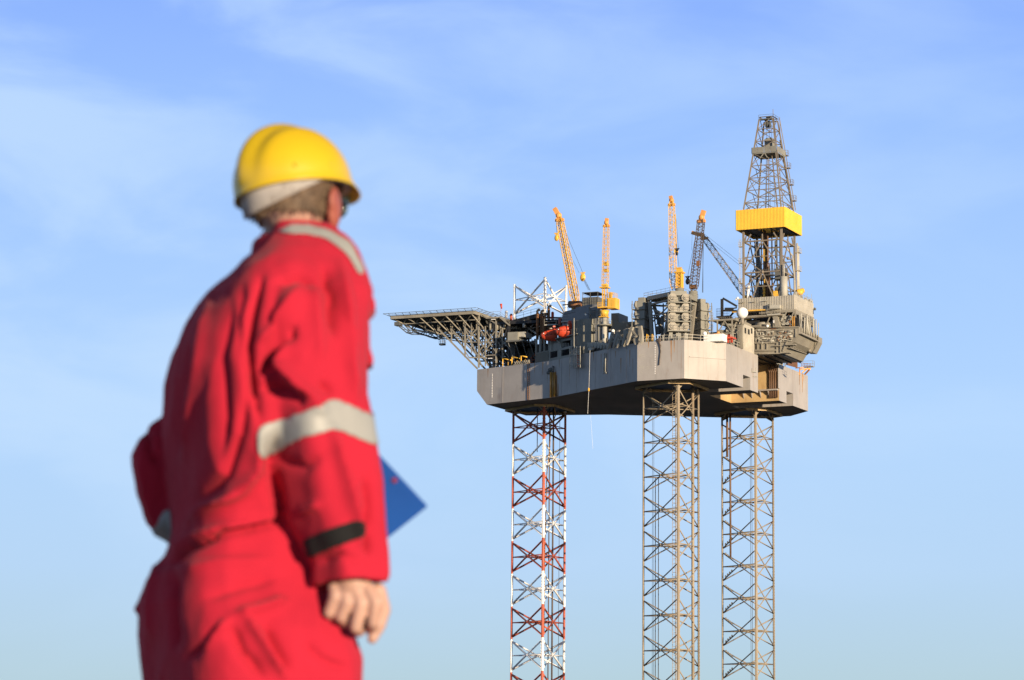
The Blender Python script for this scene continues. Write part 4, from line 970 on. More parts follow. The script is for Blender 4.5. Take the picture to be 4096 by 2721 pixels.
    m.bar((uc-.9, -h, zp-1.3), (uc-.1, -h, zp-.3), .16); m.bar((uc+.7, -h, zp-1.3), (uc+.1, -h, zp-.3), .16)
    part('platform', m, M['grey'], t)
    m = MB(); m.box(uc-.35, uc+1.3, -1.6, .2, zp+1.2, zp+2.9); m.box(uc-.2, uc+1.1, -1.66, -1.6, zp+2.3, zp+2.75); m.tube((uc+.45, -.7, zp+2.85), (uc+.45, -.7, zp+3.15), .8, n=14); part('cabin', m, M['grey'], t)
    m = MB(); m.box(uc-.1, uc+1.05, -1.69, -1.66, zp+1.75, zp+2.2); part('window', m, M['glass'], t)
    # crown block, aerial and side ladder tubes
    m = MB()
    for k in range(3): p = Vector((uc-.4+k*.35, -.4, zt-.9)); m.tube(p, p+Vector((.22, 0, 0)), .75, n=16)
    m.bar((uc-1.5, -1.5, zt), (uc+1.5, -1.5, zt), .22); m.bar((uc-1.5, 1.5, zt), (uc+1.5, 1.5, zt), .22); m.bar((uc-.5, -1.5, zt), (uc-.5, 1.5, zt), .25); m.bar((uc+.9, -1.5, zt), (uc+.9, 1.5, zt), .25); m.bar((uc-1.5, -1.6, zt-.2), (uc+.4, 1.2, zt+.5), .2)
    m.box(uc-.2, uc+.8, -.9, .3, zt+.1, zt+.55)
    rail(m, [(uc-1.6, -1.6, zt), (uc+1.6, -1.6, zt), (uc+1.6, 1.6, zt)], .9); part('crown_block', m, M['dgrey'], t)
    m = MB(); p = zv(7, 672, 130, 0); m.tube((p.x, 0, zt-.5), (p.x-.05, 0, p.z), .06, n=5); q = zv(7, 762, 240, 1.6); m.tube((q.x+.1, 1.6, zt-3), q, .06, n=5); part('aerial', m, M['derrick'], t)
    m = MB()
    A0, A1 = zv(7, 815, 1490, -3.9), zv(7, 680, 250, -1.6); m.bar(A0, A1, .14); m.tube(zv(7, 985, 1540, 4.6), zv(7, 760, 260, 1.8), .09, n=5)
    C0, C1 = zv(7, 940, 1530, 4.2), zv(7, 770, 560, 2.4); m.bar(C0, C1, .35, .25)
    for f_ in (.13, .36, .6, .78): p = C0.lerp(C1, f_)+Vector((.3, .2, 0)); m.box(p.x-.4, p.x+.7, p.y-.4, p.y+.6, p.z-.12, p.z); rail(m, [(p.x-.4, p.y-.4, p.z), (p.x+.7, p.y-.4, p.z), (p.x+.7, p.y+.6, p.z)], 1.0, 2)
    part('ladderway', m, M['derrick'], t)
    # inside: drill string, hoses, yellow tools, dark machinery
    m = MB()
    for x, r in ((-1.9, .14), (-1.4, .1), (.4, .16), (1.5, .13), (2.1, .1)): m.tube((uc+x, .6, z0), (uc+x, .6, zw0+1), r, n=6)
    for x in (-.8, .2, 1.1): m.tube((uc+x*1.3, .3, zw0), (uc+x*.5, .2, zt-1.2), .035, n=4)
    part('cable', m, M['wire'], t)
    m = MB()
    for x, r, zz_ in ((-.62, .34, zw0+.4), (-.05, .3, zw0-.8), (.45, .12, z0+8)): m.tube((uc+x, -1, z0), (uc+x, -1, zz_), r, n=10)
    m.poly([Vector((uc+1.3, -1.2, z0+4)), Vector((uc+1.0, -1.2, z0+3.1)), Vector((uc+1.3, -1.2, z0+2.2)), Vector((uc+1.0, -1.2, z0+.6))], .13)
    part('guide_rail', m, M['pipe'], t)
    m = MB()
    for (x, y, z, w_, h_) in ((-.6, -1.35, z0+1.2, .35, 2.5), (-.5, -1.35, z0+8.5, .35, 2.6), (1.6, -1.4, z0+.2, 1.3, 2.1), (-.4, -1.4, z0+4.1, .3, .9)):
        m.box(uc+x-w_/2, uc+x+w_/2, y-.25, y+.2, z, z+h_)
    for i in range(6): m.tube((uc+1.2+i*.25, -1.5, z0), (uc+1.1+i*.25, -1.5, z0+1.2+.2*(i % 3)), .1, n=6)
    for i in range(4): m.ball((uc-.6, -1.5, z0+1.3+i*.7), .3)
    part('top_drive', m, M['yellow'], t)
    m = MB(); rng = random.Random(31)
    for i in range(26):
        x, y = rng.uniform(-3.2, 3.0), rng.uniform(-1, 3.4); h_ = rng.uniform(1, 4.6); m.box(uc+x, uc+x+rng.uniform(.3, 1.1), y, y+.8, z0, z0+h_)
    m.box(uc-2.8, uc+2.2, -3.6, -2.4, z0+5.25, z0+5.4); rail(m, [(uc-2.8, -3.6, z0+5.4), (uc+2.2, -3.6, z0+5.4)], 1.1, 14)
    m.box(uc+1.2, uc+3.4, 0, 2, z0+5.0, z0+7.2); m.bar((uc-2.6, 1, z0+8), (uc-3.0, 1, z0+12), .9, .7); m.bar((uc-2.6, .9, z0+8.1), (uc-1.9, .9, z0+5), .6)
    for i in range(18):
        x, y, z = rng.uniform(-3.6, 3.6), rng.uniform(-3, 3.6), rng.uniform(z0, z0+11); m.tube((uc+x, y, z), (uc+x+rng.uniform(-.3, .3), y, z+rng.uniform(2, 6)), rng.uniform(.06, .14), n=5)
    part('machinery', m, M['dgrey'], t)
    m = MB(); p = zv(4, 995, 450, -4.6); q = zv(4, 995, 200, -4.6); m.tube((p.x, -4.6, z0), q, .75, n=16); m.tube(q, q+Vector((0, 0, 2.6)), .17, n=8)
    part('mud_bottle', m, M['lgrey'], t)
    m = MB()
    for y, z in ((4.3, z0+13), (4.9, z0+12.5)): m.tube((uc+a+.5, y, z0-.5), (uc+a+.5, y, z), .2 if y < 4.5 else .3, n=8)
    m.poly([Vector((uc+3, 1, z0+12)), Vector((uc+4.4, 2, z0+10)), Vector((uc+4.6, 2.5, z0+5)), Vector((uc+4.6, 2.8, z0))], .16)
    for z in (z0+3, z0+7.2, z0+11): m.box(uc+a, uc+a+1.1, 4, 5.4, z, z+.12); rail(m, [(uc+a+1.1, 4, z), (uc+a+1.1, 5.4, z)], 1, 2)
    for z in (z0+3.8, z0+8, z0+11.4): m.box(uc-a-1.0, uc-a-.2, -a-.3, -a+.6, z, z+.1); rail(m, [(uc-a-1.0, -a-.3, z), (uc-a-.2, -a-.3, z)], 1, 2)
    m.tube((uc-a-.6, -a, z0+2), (uc-a-.6, -a, z0+13), .05, n=4); m.tube((uc-a-.9, -a, z0+2), (uc-a-.9, -a, z0+13), .05, n=4)
    part('standpipe', m, M['clad'], t)
    m = MB(); m.tube((uc+2.4, 1, z0), (uc+2.4, 1, z0+2), .7, n=14); m.ball((uc+2.4, 1, z0+2), .7); m.tube((uc+3.3, 1.6, z0), (uc+3.3, 1.6, z0+1.8), .5, n=12); part('tank', m, M['gold'] if False else M['clad'], t)
    m = MB()
    for s in (-2.6, -2.0): m.tube((uc-a+.5, -a+1, z0), (uc-a+.75, -a+1, z0+3.4), .32, n=8)
    part('white_post', m, M['white'], t)
derrick()
# ================================================================== CRANES
def boom(mb, p, q, w0, w1, n=18, r=.085, tw=None, cross=True, ch=None):
    p, q = Vector(p), Vector(q); d = (q-p).normalized(); a = d.cross(Vector((0, 1, 0)))
    a = a.normalized(); b = d.cross(a).normalized(); ch = ch or r*1.5
    def sq(t):
        w = (w0+(w1-w0)*t)/2; w *= min(1, .45+t*8, .5+(1-t)*7); c = p.lerp(q, t); return [c+a*i*w+b*j*w*.85 for i, j in ((-1, -1), (1, -1), (1, 1), (-1, 1))]
    prev = None
    for i in range(n+1):
        s = sq(i/n)
        if prev:
            for k in range(4):
                mb.bar(prev[k], s[k], ch*1.1)
                k2 = (k+1) % 4; mb.tube(prev[k] if i % 2 else prev[k2], s[k2] if i % 2 else s[k], r*.6, n=4)
                mb.tube(s[k], s[k2], r*.6, n=4)
        prev = s
def crane(name, label, foot, tip, v0, v1, head, w, bmat, n=18, r=.075):
    f = zv(9, *foot, v0); q = zv(9, *tip, v1); t = thing('pedestal_crane', label, 'crane', f, None)
    m = MB(); boom(m, f, q, w, w*.8, n, r); bo = part('boom', m, bmat, t)
    h = MB(); hp = zv(9, *head, v1); h.bar(q, hp, w*.55, w*.5, up=(0, 1, 0)); h.ball(q, w*.45, nu=8, nv=5); h.bar(q.lerp(f, .05)-Vector((w*.6, 0, 0)), q.lerp(f, .05)+Vector((w*.6, 0, 0)), w*.4); part('boom_head', h, M['orange'], bo)
    return t, f, q, hp
def hook(parent, top, bot, dark=False, r=.55, cab=.035):
    m = MB(); m.tube(top, bot+Vector((0, 0, 1.0)), cab, n=4); part('cable', m, M['wire'], parent)
    m = MB(); mt = M['black'] if dark else M['yellow']; m.ball(bot, r, (1, .6, 1.35), 10, 7); m.bar(bot+Vector((-.55, 0, 1.0)), bot+Vector((.55, 0, 1.05)), .16); m.bar(bot+Vector((-.3, 0, 1.0)), bot+Vector((0, 0, .5)), .25); m.bar(bot+Vector((.3, 0, 1.0)), bot+Vector((0, 0, .5)), .25)
    part('hook_block', m, mt, parent)
def cranes():
    # 1: left crane leaning to the left behind the quarters
    t, f, q, hp = crane('c', 'yellow lattice crane leaning left above the quarters with two hanging blocks', (487, 1365), (268, 262), -10, -8, (216, 170), 1.55, M['yellow'], 22)
    m = MB(); m.bar(f, q, .3, .25); part('centre_walkway', m, M['yellow'], t)
    m = MB(); a, b = zv(9, 400, 1380, -12), zv(9, 520, 1378, -12); m.tube(a, b, .75, n=16); m.box(b.x-.8, b.x+.5, -12.6, -10, b.z-1.2, b.z+.6); m.tube(a-Vector((1.5, 0, 0)), a, .12, n=6); part('hoist_drum', m, M['rust'], t)
    m = MB(); m.tube((f.x, f.y, DK), f, 1.0, n=14); part('pedestal', m, M['yellow'], t)
    hook(t, zv(9, 238, 300, -9), zv(9, 241, 542, -9), r=.5)
    c = zv(9, 570, 1040, -9); hook(t, q, c, r=.62); m = MB(); m.tube(c, zv(9, 655, 1200, -12), .03, n=4); m.tube(q.lerp(f, .3), zv(9, 525, 985, -9), .025, n=4)
    for k in range(5): m.tube(c+Vector((.1*k-.2, 0, 0)), zv(9, 640+k*7, 1200, -13), .02, n=4)
    part('pendant_line', m, M['wire'], t)
    # 2: yellow pedestal crane with cab on the near hull side
    v = -24
    t, f, q, hp = crane('c', 'yellow pedestal crane with ribbed machinery cab beside the living quarters', (852, 1165), (868, 350), v, v-1, (876, 295), 1.15, M['yellow'], 20, .055)
    def B(mm, x0, y0, x1, y1, va, vb): p, qq = zv(2, x0, y1, va), zv(2, x1, y0, va); mm.box(p.x, qq.x, va, vb, p.z, qq.z)
    c = zv(2, 1312, 700, v)
    m = MB(); m.tube((c.x, v, DK-1.2), (c.x, v, c.z+.5), .52, n=18); part('pedestal', m, M['lgrey'], t)
    m = MB(); p = zv(2, 1312, 792, v); m.tube(p-Vector((0, 0, .15)), p+Vector((0, 0, .12)), 1.5, n=20)
    for i in range(14): a_ = 2*pi*i/14; b_ = p+Vector((1.45*cos(a_), 1.45*sin(a_), 0)); m.tube(b_, b_+Vector((0, 0, 1)), .03, n=4); c_ = p+Vector((1.45*cos(a_+.45), 1.45*sin(a_+.45), 0)); m.tube(b_+Vector((0, 0, 1)), c_+Vector((0, 0, 1)), .03, n=4)
    part('gallery', m, M['grey'], t)
    m = MB(); a = zv(2, 1310, 690, v); b = zv(2, 1310, 605, v); m.box(a.x-.85, a.x+.75, v-.8, v+.8, a.z-.05, a.z+.12); m.tube(a+Vector((0, 0, .1)), b, .62, 1.0, n=16); d = zv(2, 1310, 572, v); m.box(d.x-1.0, d.x+2.3, v-1.2, v+1.2, d.z-.15, d.z+.1)
    for i in range(6): a_ = 2*pi*i/6; m.bar(a+Vector((.75*cos(a_), .75*sin(a_), 0)), a+Vector((.75*cos(a_), .75*sin(a_), 1.0)), .08)
    rail(m, [(d.x-1.0, v-1.2, d.z), (d.x-.1, v-1.2, d.z)], 1.0, 3); part('slew_base', m, M['yellow'], t)
    m = MB(); B(m, 1350, 440, 1448, 580, v-1.1, v+1.1); B(m, 1362, 380, 1390, 442, v-.4, v+.4); B(m, 1356, 372, 1396, 384, v-.6, v+.6)
    for i in range(5):
        for j in range(2): p, qq = zv(2, 1397+j*22, 470+i*20, v-1.13), zv(2, 1414+j*22, 482+i*20, v-1.13); m.box(p.x, qq.x, v-1.15, v-1.1, qq.z, p.z)
    p = zv(2, 1400, 440, v); rail(m, [(p.x-.2, v-1, p.z), (p.x+.9, v-1, p.z), (p.x+.9, v+1, p.z)], .8, 4); part('machinery_cab', m, M['yellow'], t)
    m = MB()
    for x in (1288, 1312, 1345): m.bar(zv(2, x, 580, v-.4), zv(2, x, 330, v-.4), .2); m.bar(zv(2, x, 580, v+.5), zv(2, x, 330, v+.5), .2)
    for y in range(350, 570, 40): m.bar(zv(2, 1288, y, v-.4), zv(2, 1345, y+30, v-.4), .1)
    a, b = zv(2, 1268, 320, v), zv(2, 1365, 320, v); m.box(a.x, b.x, v-.8, v+.8, a.z-.12, a.z+.12); a, b = zv(2, 1285, 300, v), zv(2, 1350, 300, v); m.box(a.x, b.x, v-.6, v+.6, a.z, a.z+.35); part('mast', m, M['yellow'], t)
    m = MB()
    for y0, y1 in ((850, 890), (935, 970)): p, qq = zv(9, 838, y1, v+1), zv(9, 880, y0, v+1); m.box(p.x, qq.x, v+.5, v+1.6, p.z, qq.z)
    part('boom_plate', m, M['yellow'], t)
    # 3: tall yellow crane behind the nearest jacking frame
    v = -13
    t, f, q, hp = crane('c', 'tall yellow lattice crane standing behind the nearest jacking frame', (1712, 1190), (1688, 70), v, v+9, (1676, 15), 1.25, M['yellow'], 24, .06)
    m = MB(); c0, c1 = zv(9, 1790, 1180, v), zv(9, 1790, 980, v)
    for s, s2 in ((-.55, -.5), (.55, -.5), (.55, .5), (-.55, .5)): m.bar(c0+Vector((s, s2, 0)), c1+Vector((s, s2, 0)), .2)
    for k in range(5): z = c0.lerp(c1, k/5); m.bar(z+Vector((-.55, -.5, 0)), z+Vector((.55, -.5, .7)), .12); m.bar(z+Vector((.55, -.5, 0)), z+Vector((-.55, -.5, .7)), .1)
    m.box(c0.x-.35, c0.x+.45, v-.3, v+.4, c0.z, c1.z); m.box(c1.x-.9, c1.x+.9, v-.8, v+.8, c1.z-.1, c1.z+.15); m.box(c1.x-.5, c1.x+.5, v-.6, v+.6, c1.z+.15, c1.z+.8); m.bar((c1.x-.7, v-.6, c1.z+.9), (c1.x+.7, v-.6, c1.z+.9), .2); part('gantry', m, M['yellow'], t)
    m = MB(); m.tube((c0.x, v, DK), (c0.x, v, c0.z), .9, n=14); part('pedestal', m, M['grey'], t)
    m = MB(); m.bar(zv(9, 1735, 240, v+3), zv(9, 1752, 700, v+2), .16); p = zv(9, 1752, 705, v+2); m.box(p.x-.3, p.x+.3, v+1.7, v+2.2, p.z-.4, p.z+.3); part('side_rail', m, M['yellow'], t)
    hook(t, zv(9, 1752, 620, v), zv(9, 1755, 740, v), True, .3)
    m = MB(); m.tube(zv(9, 1745, 300, v+3), zv(9, 1775, 690, v+2), .03, n=4); m.tube(c1, zv(9, 1745, 600, v+2), .03, n=4); part('cable', m, M['wire'], t)
    # 4: dark crane leaning right
    v = -8
    t, f, q, hp = crane('c', 'dark weathered lattice crane leaning right with a black hook block', (1962, 1215), (2066, 285), v, v, (2096, 195), 1.5, M['legdk'], 24, .075)
    hook(t, zv(9, 1988, 530, v), zv(9, 1891, 1090, v), True, .5)
    m = MB()
    for x0, x1 in ((2082, 2084), (2090, 2076)): m.tube(zv(9, x0, 560, v+2), zv(9, x1, 1230, v+2), .05, n=4)
    part('cable', m, M['wire'], t); m = MB(); p = zv(9, 1955, 1160, v); m.box(p.x-.6, p.x+.7, v-.5, v+.5, p.z-.35, p.z+.4); p = zv(9, 2022, 860, v-.8); m.box(p.x-.35, p.x+.3, v-.9, v-.7, p.z-.6, p.z+.5); part('boom_box', m, M['rust'], t)
    m = MB(); m.tube((f.x, f.y, DK), f, .9, n=12); part('pedestal', m, M['grey'], t)
    # 5: boom reaching up-left from beside the derrick
    v = 4
    t, f, q, hp = crane('c', 'orange tipped crane boom slanting up left from beside the derrick', (2640, 1290), (2075, 510), v, v, (1945, 475), 1.3, M['leg'], 26, .055)
    m = MB()
    for y in (500, 540): m.tube(zv(9, 2110, y, v), zv(9, 2620, 905+(y-500), v), .03, n=4)
    m.tube(zv(9, 1948, 490, v), zv(9, 1940, 700, v), .02, n=4); part('cable', m, M['wire'], t)
    m = MB(); m.tube((f.x, f.y, DK), f+Vector((0, 0, .3)), 1.0, n=12); part('pedestal', m, M['yellow'], t)
cranes()
# ================================================================== NEAR DECK
def near_deck():
    # railing along the whole near edge and the lit corner
    t = thing('deck_railing', 'beige pipe railing along the lit corner of the hull deck', 'railing', (0, -31.2, DK))
    m = MB(); pts = [(-3.9, -31.2, DK), (5.8, -31.3, DK), (11.9, -24.8, DK), (11.9, -9.5, DK)]
    m2 = MB(); rail(m, pts[:2], 1.15, 9, .045); part('rail', m, M['lgrey'], t); rail(m2, pts[1:], 1.15, None, .05); part('corner_rail', m2, M['clad'], t)
    def bx(name, label, cat, x0, y0, x1, y1, k, v, dep, mt, group=None, extra=None):
        p, q = zv(k, x0, y1, v), zv(k, x1, y0, v); mm = MB(); mm.box(p.x, q.x, v, v+dep, DK, q.z)
        return p, q, mm
    p, q, m = bx('', '', '', 215, 845, 695, 985, 11, -27.5, 2.4, 'white')
    t = thing('white_tank', 'long bright white box tank on the deck behind the railing', 'tank', (p.x, p.y, DK)); part('tank_body', m, M['white'], t)
    m = MB(); m.box(p.x-1.3, p.x-.02, -27.3, -25.4, p.z-.1, q.z-.1); part('end_unit', m, M['black'], t); m = MB(); m.ball((p.x+.15, -27.3, q.z+.25), .42, nu=10); part('cap', m, M['dome'], t)
    for i in range(2): pass
    # orange mushroom stand
    c = zv(11, 850, 960, -24.5); t = thing('orange_stand', 'bright orange tray stand on legs next to the white tank', 'stand', (c.x, c.y, DK))
    m = MB(); a, b = zv(11, 700, 960, -25), zv(11, 1000, 965, -24); m.box(a.x, b.x, -25.2, -23.2, a.z-.15, a.z+.15); part('tray', m, M['lifeboat'], t)
    m = MB(); p, q = zv(11, 815, 940, -24.6), zv(11, 880, 870, -24.6); m.box(p.x, q.x, -24.6, -23.8, p.z, q.z); part('box', m, M['lifeboat'], t)
    for x in (835, 915, 925): mm = MB(); e = zv(11, x, 970, -24.5); mm.bar((e.x, e.y, DK), e, .3); part('leg', mm, M['lifeboat'], t)
    m = MB()
    for x in (705, 800, 900, 955): e = zv(11, x, 960, -24.9); m.tube(e, e+Vector((0, 0, .9)), .07, n=5)
    part('post', m, M['clad'], t)
    c = zv(11, 560, 860, -22); m = MB(); m.box(c.x-.6, c.x+.6, -22.4, -21.6, c.z-.6, c.z+.1); m.ball(c+Vector((.2, 0, .2)), .35); single('orange_pump', m, [M['orange']], 'small orange pump unit behind the white tank', 'pump', (c.x, c.y, DK))
    # trussed platform with corner posts
    v = -17.5; a = zv(11, 430, 490, v); t = thing('pipe_platform', 'flat roofed platform on X braced posts between jacking frame and radome', 'platform', (a.x+6, v, DK))
    b = zv(11, 1010, 460, v); z = b.z; c = zv(11, 1185, 555, v+2); u1 = b.x
    m = MB(); m.box(a.x, u1, v, v+9, z-.35, z); m.bar((u1, v+.1, z-.18), (u1, v+9, z-.18), .3, .5); rail(m, [(a.x, v+.1, z), (u1, v+.1, z)], .35, 12, .03, 1); part('roof', m, M['beam'], t)
    m = MB(); xs = [560, 930, 1065]
    P = [zv(11, x, 520, v) for x in xs]; P[2] = Vector((u1-.1, v+3.2, P[1].z)); P.append(Vector((u1-.1, v+8.8, P[1].z)))
    for p in P: m.bar((p.x, p.y, DK), (p.x, p.y, z-.3), .24)
    for x0, x1 in ((P[0], P[1]), (P[1], P[2]), (P[2], P[3])):
        mid = (x0+x1)/2; zt, zm, zb = z-.4, z-2.9, DK+.6
        m.bar((x0.x, x0.y, zm), (mid.x, mid.y, zt), .18); m.bar((x1.x, x1.y, zm), (mid.x, mid.y, zt), .18); m.bar((x0.x, x0.y, zm), (x1.x, x1.y, zm), .2)
        m.bar((x0.x, x0.y, zb), (mid.x, mid.y, zm), .18); m.bar((x1.x, x1.y, zb), (mid.x, mid.y, zm), .18); m.bar((x0.x, x0.y, zm), (x0.x*.8+mid.x*.2, mid.y, zb+1.5), .12)
    part('post_frame', m, M['beam'], t)
    m = MB(); rng = random.Random(17)
    for i in range(26): u = rng.uniform(a.x, u1-.8); vv = rng.uniform(v+1.5, v+7); h = rng.uniform(.6, 4.6); m.box(u, u+rng.uniform(.4, 1.4), vv, vv+1, DK, DK+h)
    for i in range(24): u = rng.uniform(a.x-1, u1-2); zz_ = DK+rng.uniform(1, 5.2); m.tube((u, v+rng.uniform(.6, 3), zz_), (u+rng.uniform(1, 4), v+rng.uniform(.6, 3), zz_+rng.uniform(-.4, .4)), rng.choice((.08, .15, .3)), n=6)
    m.box(a.x, u1-.5, v+7.5, v+8, DK, z-.5); part('pipework', m, M['grey'], t)
    m = MB(); e = zv(11, 1005, 640, v+4)
    for x in (1080, 1110, 1140, 1160): e = zv(11, x, 900, v+1); m.bar((e.x, e.y, DK), (e.x, e.y, z-1.2), .16)
    part('pipe_riser', m, M['beam'], t)
    m = MB(); p = zv(11, 420, 800, v-1); ladder(m, (p.x, v-1, DK), (p.x, v-1, zv(11, 420, 320, v-1).z), (1, 0, 0), .5, .05); m.tube(zv(11, 385, 240, v), zv(11, 385, 360, v), .05, n=4); part('ladder', m, M['beam'], t)
    # dark davit post with raking stay
    t = thing('davit_post', 'black davit post with diagonal stay on the pipe platform roof', 'davit', zv(11, 680, 440, -14)); m = MB(); vv = -14
    m.bar(zv(11, 680, 445, vv), zv(11, 678, -20, vv), .48); part('post', m, M['black'], t)
    m = MB(); m.bar(zv(11, 700, -40, vv), zv(11, 1050, 160, vv), .3, .4); m.bar(zv(11, 710, 270, vv), zv(11, 1050, 275, vv), .3); m.bar(zv(11, 870, 430, vv), zv(11, 960, 320, vv), .3); m.bar(zv(11, 720, 262, vv), zv(11, 1050, 195, vv), .22)
    for i in range(7): p = zv(11, 770+i*30, 235, vv); m.box(p.x-.12, p.x+.12, vv-.2, vv+.2, p.z-.15, p.z+.3)
    part('stay', m, M['black'], t)
    m = MB(); p, q = zv(11, 580, 440, vv), zv(11, 900, 440, vv); m.box(p.x, q.x, vv-1, vv+1, p.z-.2, p.z+.1); rail(m, [(p.x, vv-1, p.z), (q.x, vv-1, p.z)], 1.6, 9, .03, 3); part('base_rail', m, M['black'], t)
    # corrugated stern cabin with three dark windows
    s = 11.95; y0, y1 = zu(4, 420, 1200, s).y, zu(4, 582, 1290, s).y; zt = zu(4, 440, 830, s).z
    t = thing('stern_cabin', 'pale corrugated deck cabin with three small dark windows by the stern edge', 'cabin', (s, y0, DK))
    m = MB(); m.box(s-3.5, s, y0, y1, DK-.6, zt-.4); m.add([(s, y0, zt-.4), (s, y1, zt-.4), (s-.5, y1, zt), (s-.5, y0, zt), (s-3.5, y0, zt-.4), (s-3.5, y1, zt-.4), (s-3.5, y0, zt), (s-3.5, y1, zt)], [(0, 1, 2, 3), (3, 2, 7, 6), (0, 3, 6, 4), (1, 5, 7, 2), (4, 6, 7, 5)])
    k = 18
    for i in range(k): vv = y0+(y1-y0)*(i+.5)/k; m.box(s, s+.05, vv-.05, vv+.05, DK-.6, zt-1.0)
    part('wall', m, M['clad'], t)
    for x, ya, yb, w_ in ((455, 918, 985, 22), (503, 938, 1000, 22), (543, 925, 990, 18)):
        p, q = zu(4, x-w_/2, yb, s), zu(4, x+w_/2, ya, s); mm = MB(); mm.box(s-.1, s+.075, p.y, q.y, p.z, q.z); part('window', mm, M['glass'], t)
    m = MB()
    for i in range(6): p = zu(4, 455+i*9, 830, s-1); m.tube((s-1, p.y, zt-.2), (s-1, p.y, zt+.6), .09, n=6)
    part('vent', m, M['lgrey'], t)
    # radome
    c = zv(4, 414, 704, -16); t = thing('radome', 'big white satellite radome ball beside the drill floor', 'radome', (c.x, c.y, c.z-2))
    r_ = 80/3.484*.0504; m = MB(); m.ball(c, r_, nu=36, nv=24); part('dome', m, M['dome'], t)
    m = MB(); m.tube(c-Vector((0, 0, r_+1.3)), c-Vector((0, 0, r_*.9)), .35, n=12); m.bar(c-Vector((0, 0, r_+1.3)), Vector((c.x, c.y+2, z)), .3); m.tube((c.x, c.y, DK), c-Vector((0, 0, r_+1.2)), .2, n=8); part('mount', m, M['beam'], t)
    # small deck items at the near corner
    for x, y0_, y1_, lab in ((303, 1000, 1110, 'left yellow pipe post at the foot of the jacking frame brace'), (378, 1000, 1100, 'right yellow pipe post at the foot of the jacking frame brace')):
        a = zv(3, x, y0_, -30.4); m = MB(); m.tube((a.x, a.y, DK), a, .12, n=8); m.tube((a.x+.35, a.y, DK), a+Vector((.35, 0, -.3)), .08, n=6); m.bar(a, a+Vector((.35, 0, -.3)), .1); single('yellow_post', m, [M['yellow']], lab, 'post', (a.x, a.y, DK))
    t = thing('deck_locker', 'cluster of dark lockers and pipes on the corner deck edge', 'lockers', (0, -29.5, DK)); m = MB(); rng = random.Random(23)
    for i in range(22): u = rng.uniform(-3.6, 4.8); vv = rng.uniform(-30.6, -28.8); m.box(u, u+rng.uniform(.2, .8), vv, vv+.6, DK, DK+rng.uniform(.3, 1.2))
    part('locker', m, M['dgrey'], t); m = MB()
    for i in range(16): u = rng.uniform(-3.6, 5.2); m.tube((u, -30.5, DK), (u+rng.uniform(-.2, .2), -30.5, DK+rng.uniform(.6, 1.8)), .05, n=5)
    part('stanchion', m, M['lgrey'], t)
    # draped rope down the grey face
    m = MB(); P = [zv(3, x, y, -31.65) for x, y in ((450, 1085), (470, 1120), (490, 1180), (495, 1240), (485, 1330), (475, 1430))]; m.poly(P, .09, 6); m.poly([zv(3, 470, 1090, -31.65), zv(3, 496, 1170, -31.65)], .12); m.ball(P[0]+Vector((.3, .2, 0)), .4, (1.2, .6, 1)); single('hanging_rope', m, [M['legdk']], 'dark rope draped over the grey hull face below the jacking frame', 'rope', P[0])
    # clutter along the flared edge between quarters and jacking frame
    t = thing('deck_machinery', 'dark winches and pipes behind the curved anchor racks', 'machinery', (-9, -22, DK)); m = MB(); rng = random.Random(29)
    for i in range(30):
        u = rng.uniform(-18, -5.5); vv = edge_v(u)+rng.uniform(1.2, 7); m.box(u, u+rng.uniform(.6, 2), vv, vv+1.2, DK, DK+rng.uniform(.6, 3.2))
    for i in range(22): u = rng.uniform(-19, -5); vv = edge_v(u)+rng.uniform(.6, 2); m.tube((u, vv, DK), (u+rng.uniform(-.4, .4), vv, DK+rng.uniform(1, 3)), rng.uniform(.06, .2), n=6)
    part('equipment', m, M['dgrey'], t); m = MB(); p, q = zv(2, 1590, 830, -20), zv(2, 1690, 770, -20)
    for i in range(4): x = p.x+.4+i*.95; m.tube((x, -20, p.z), (x, -20, q.z), .42, n=12)
    m.box(p.x, q.x, -20.6, -19, DK+2, p.z); part('drum_rack', m, M['beam'], t); m = MB(); c = HIT(1418, 860, .2); m.tube(c-Vector((0, 0, .6)), c, .35); m.ball(c, .35); part('white_vent', m, M['white'], t)
near_deck()
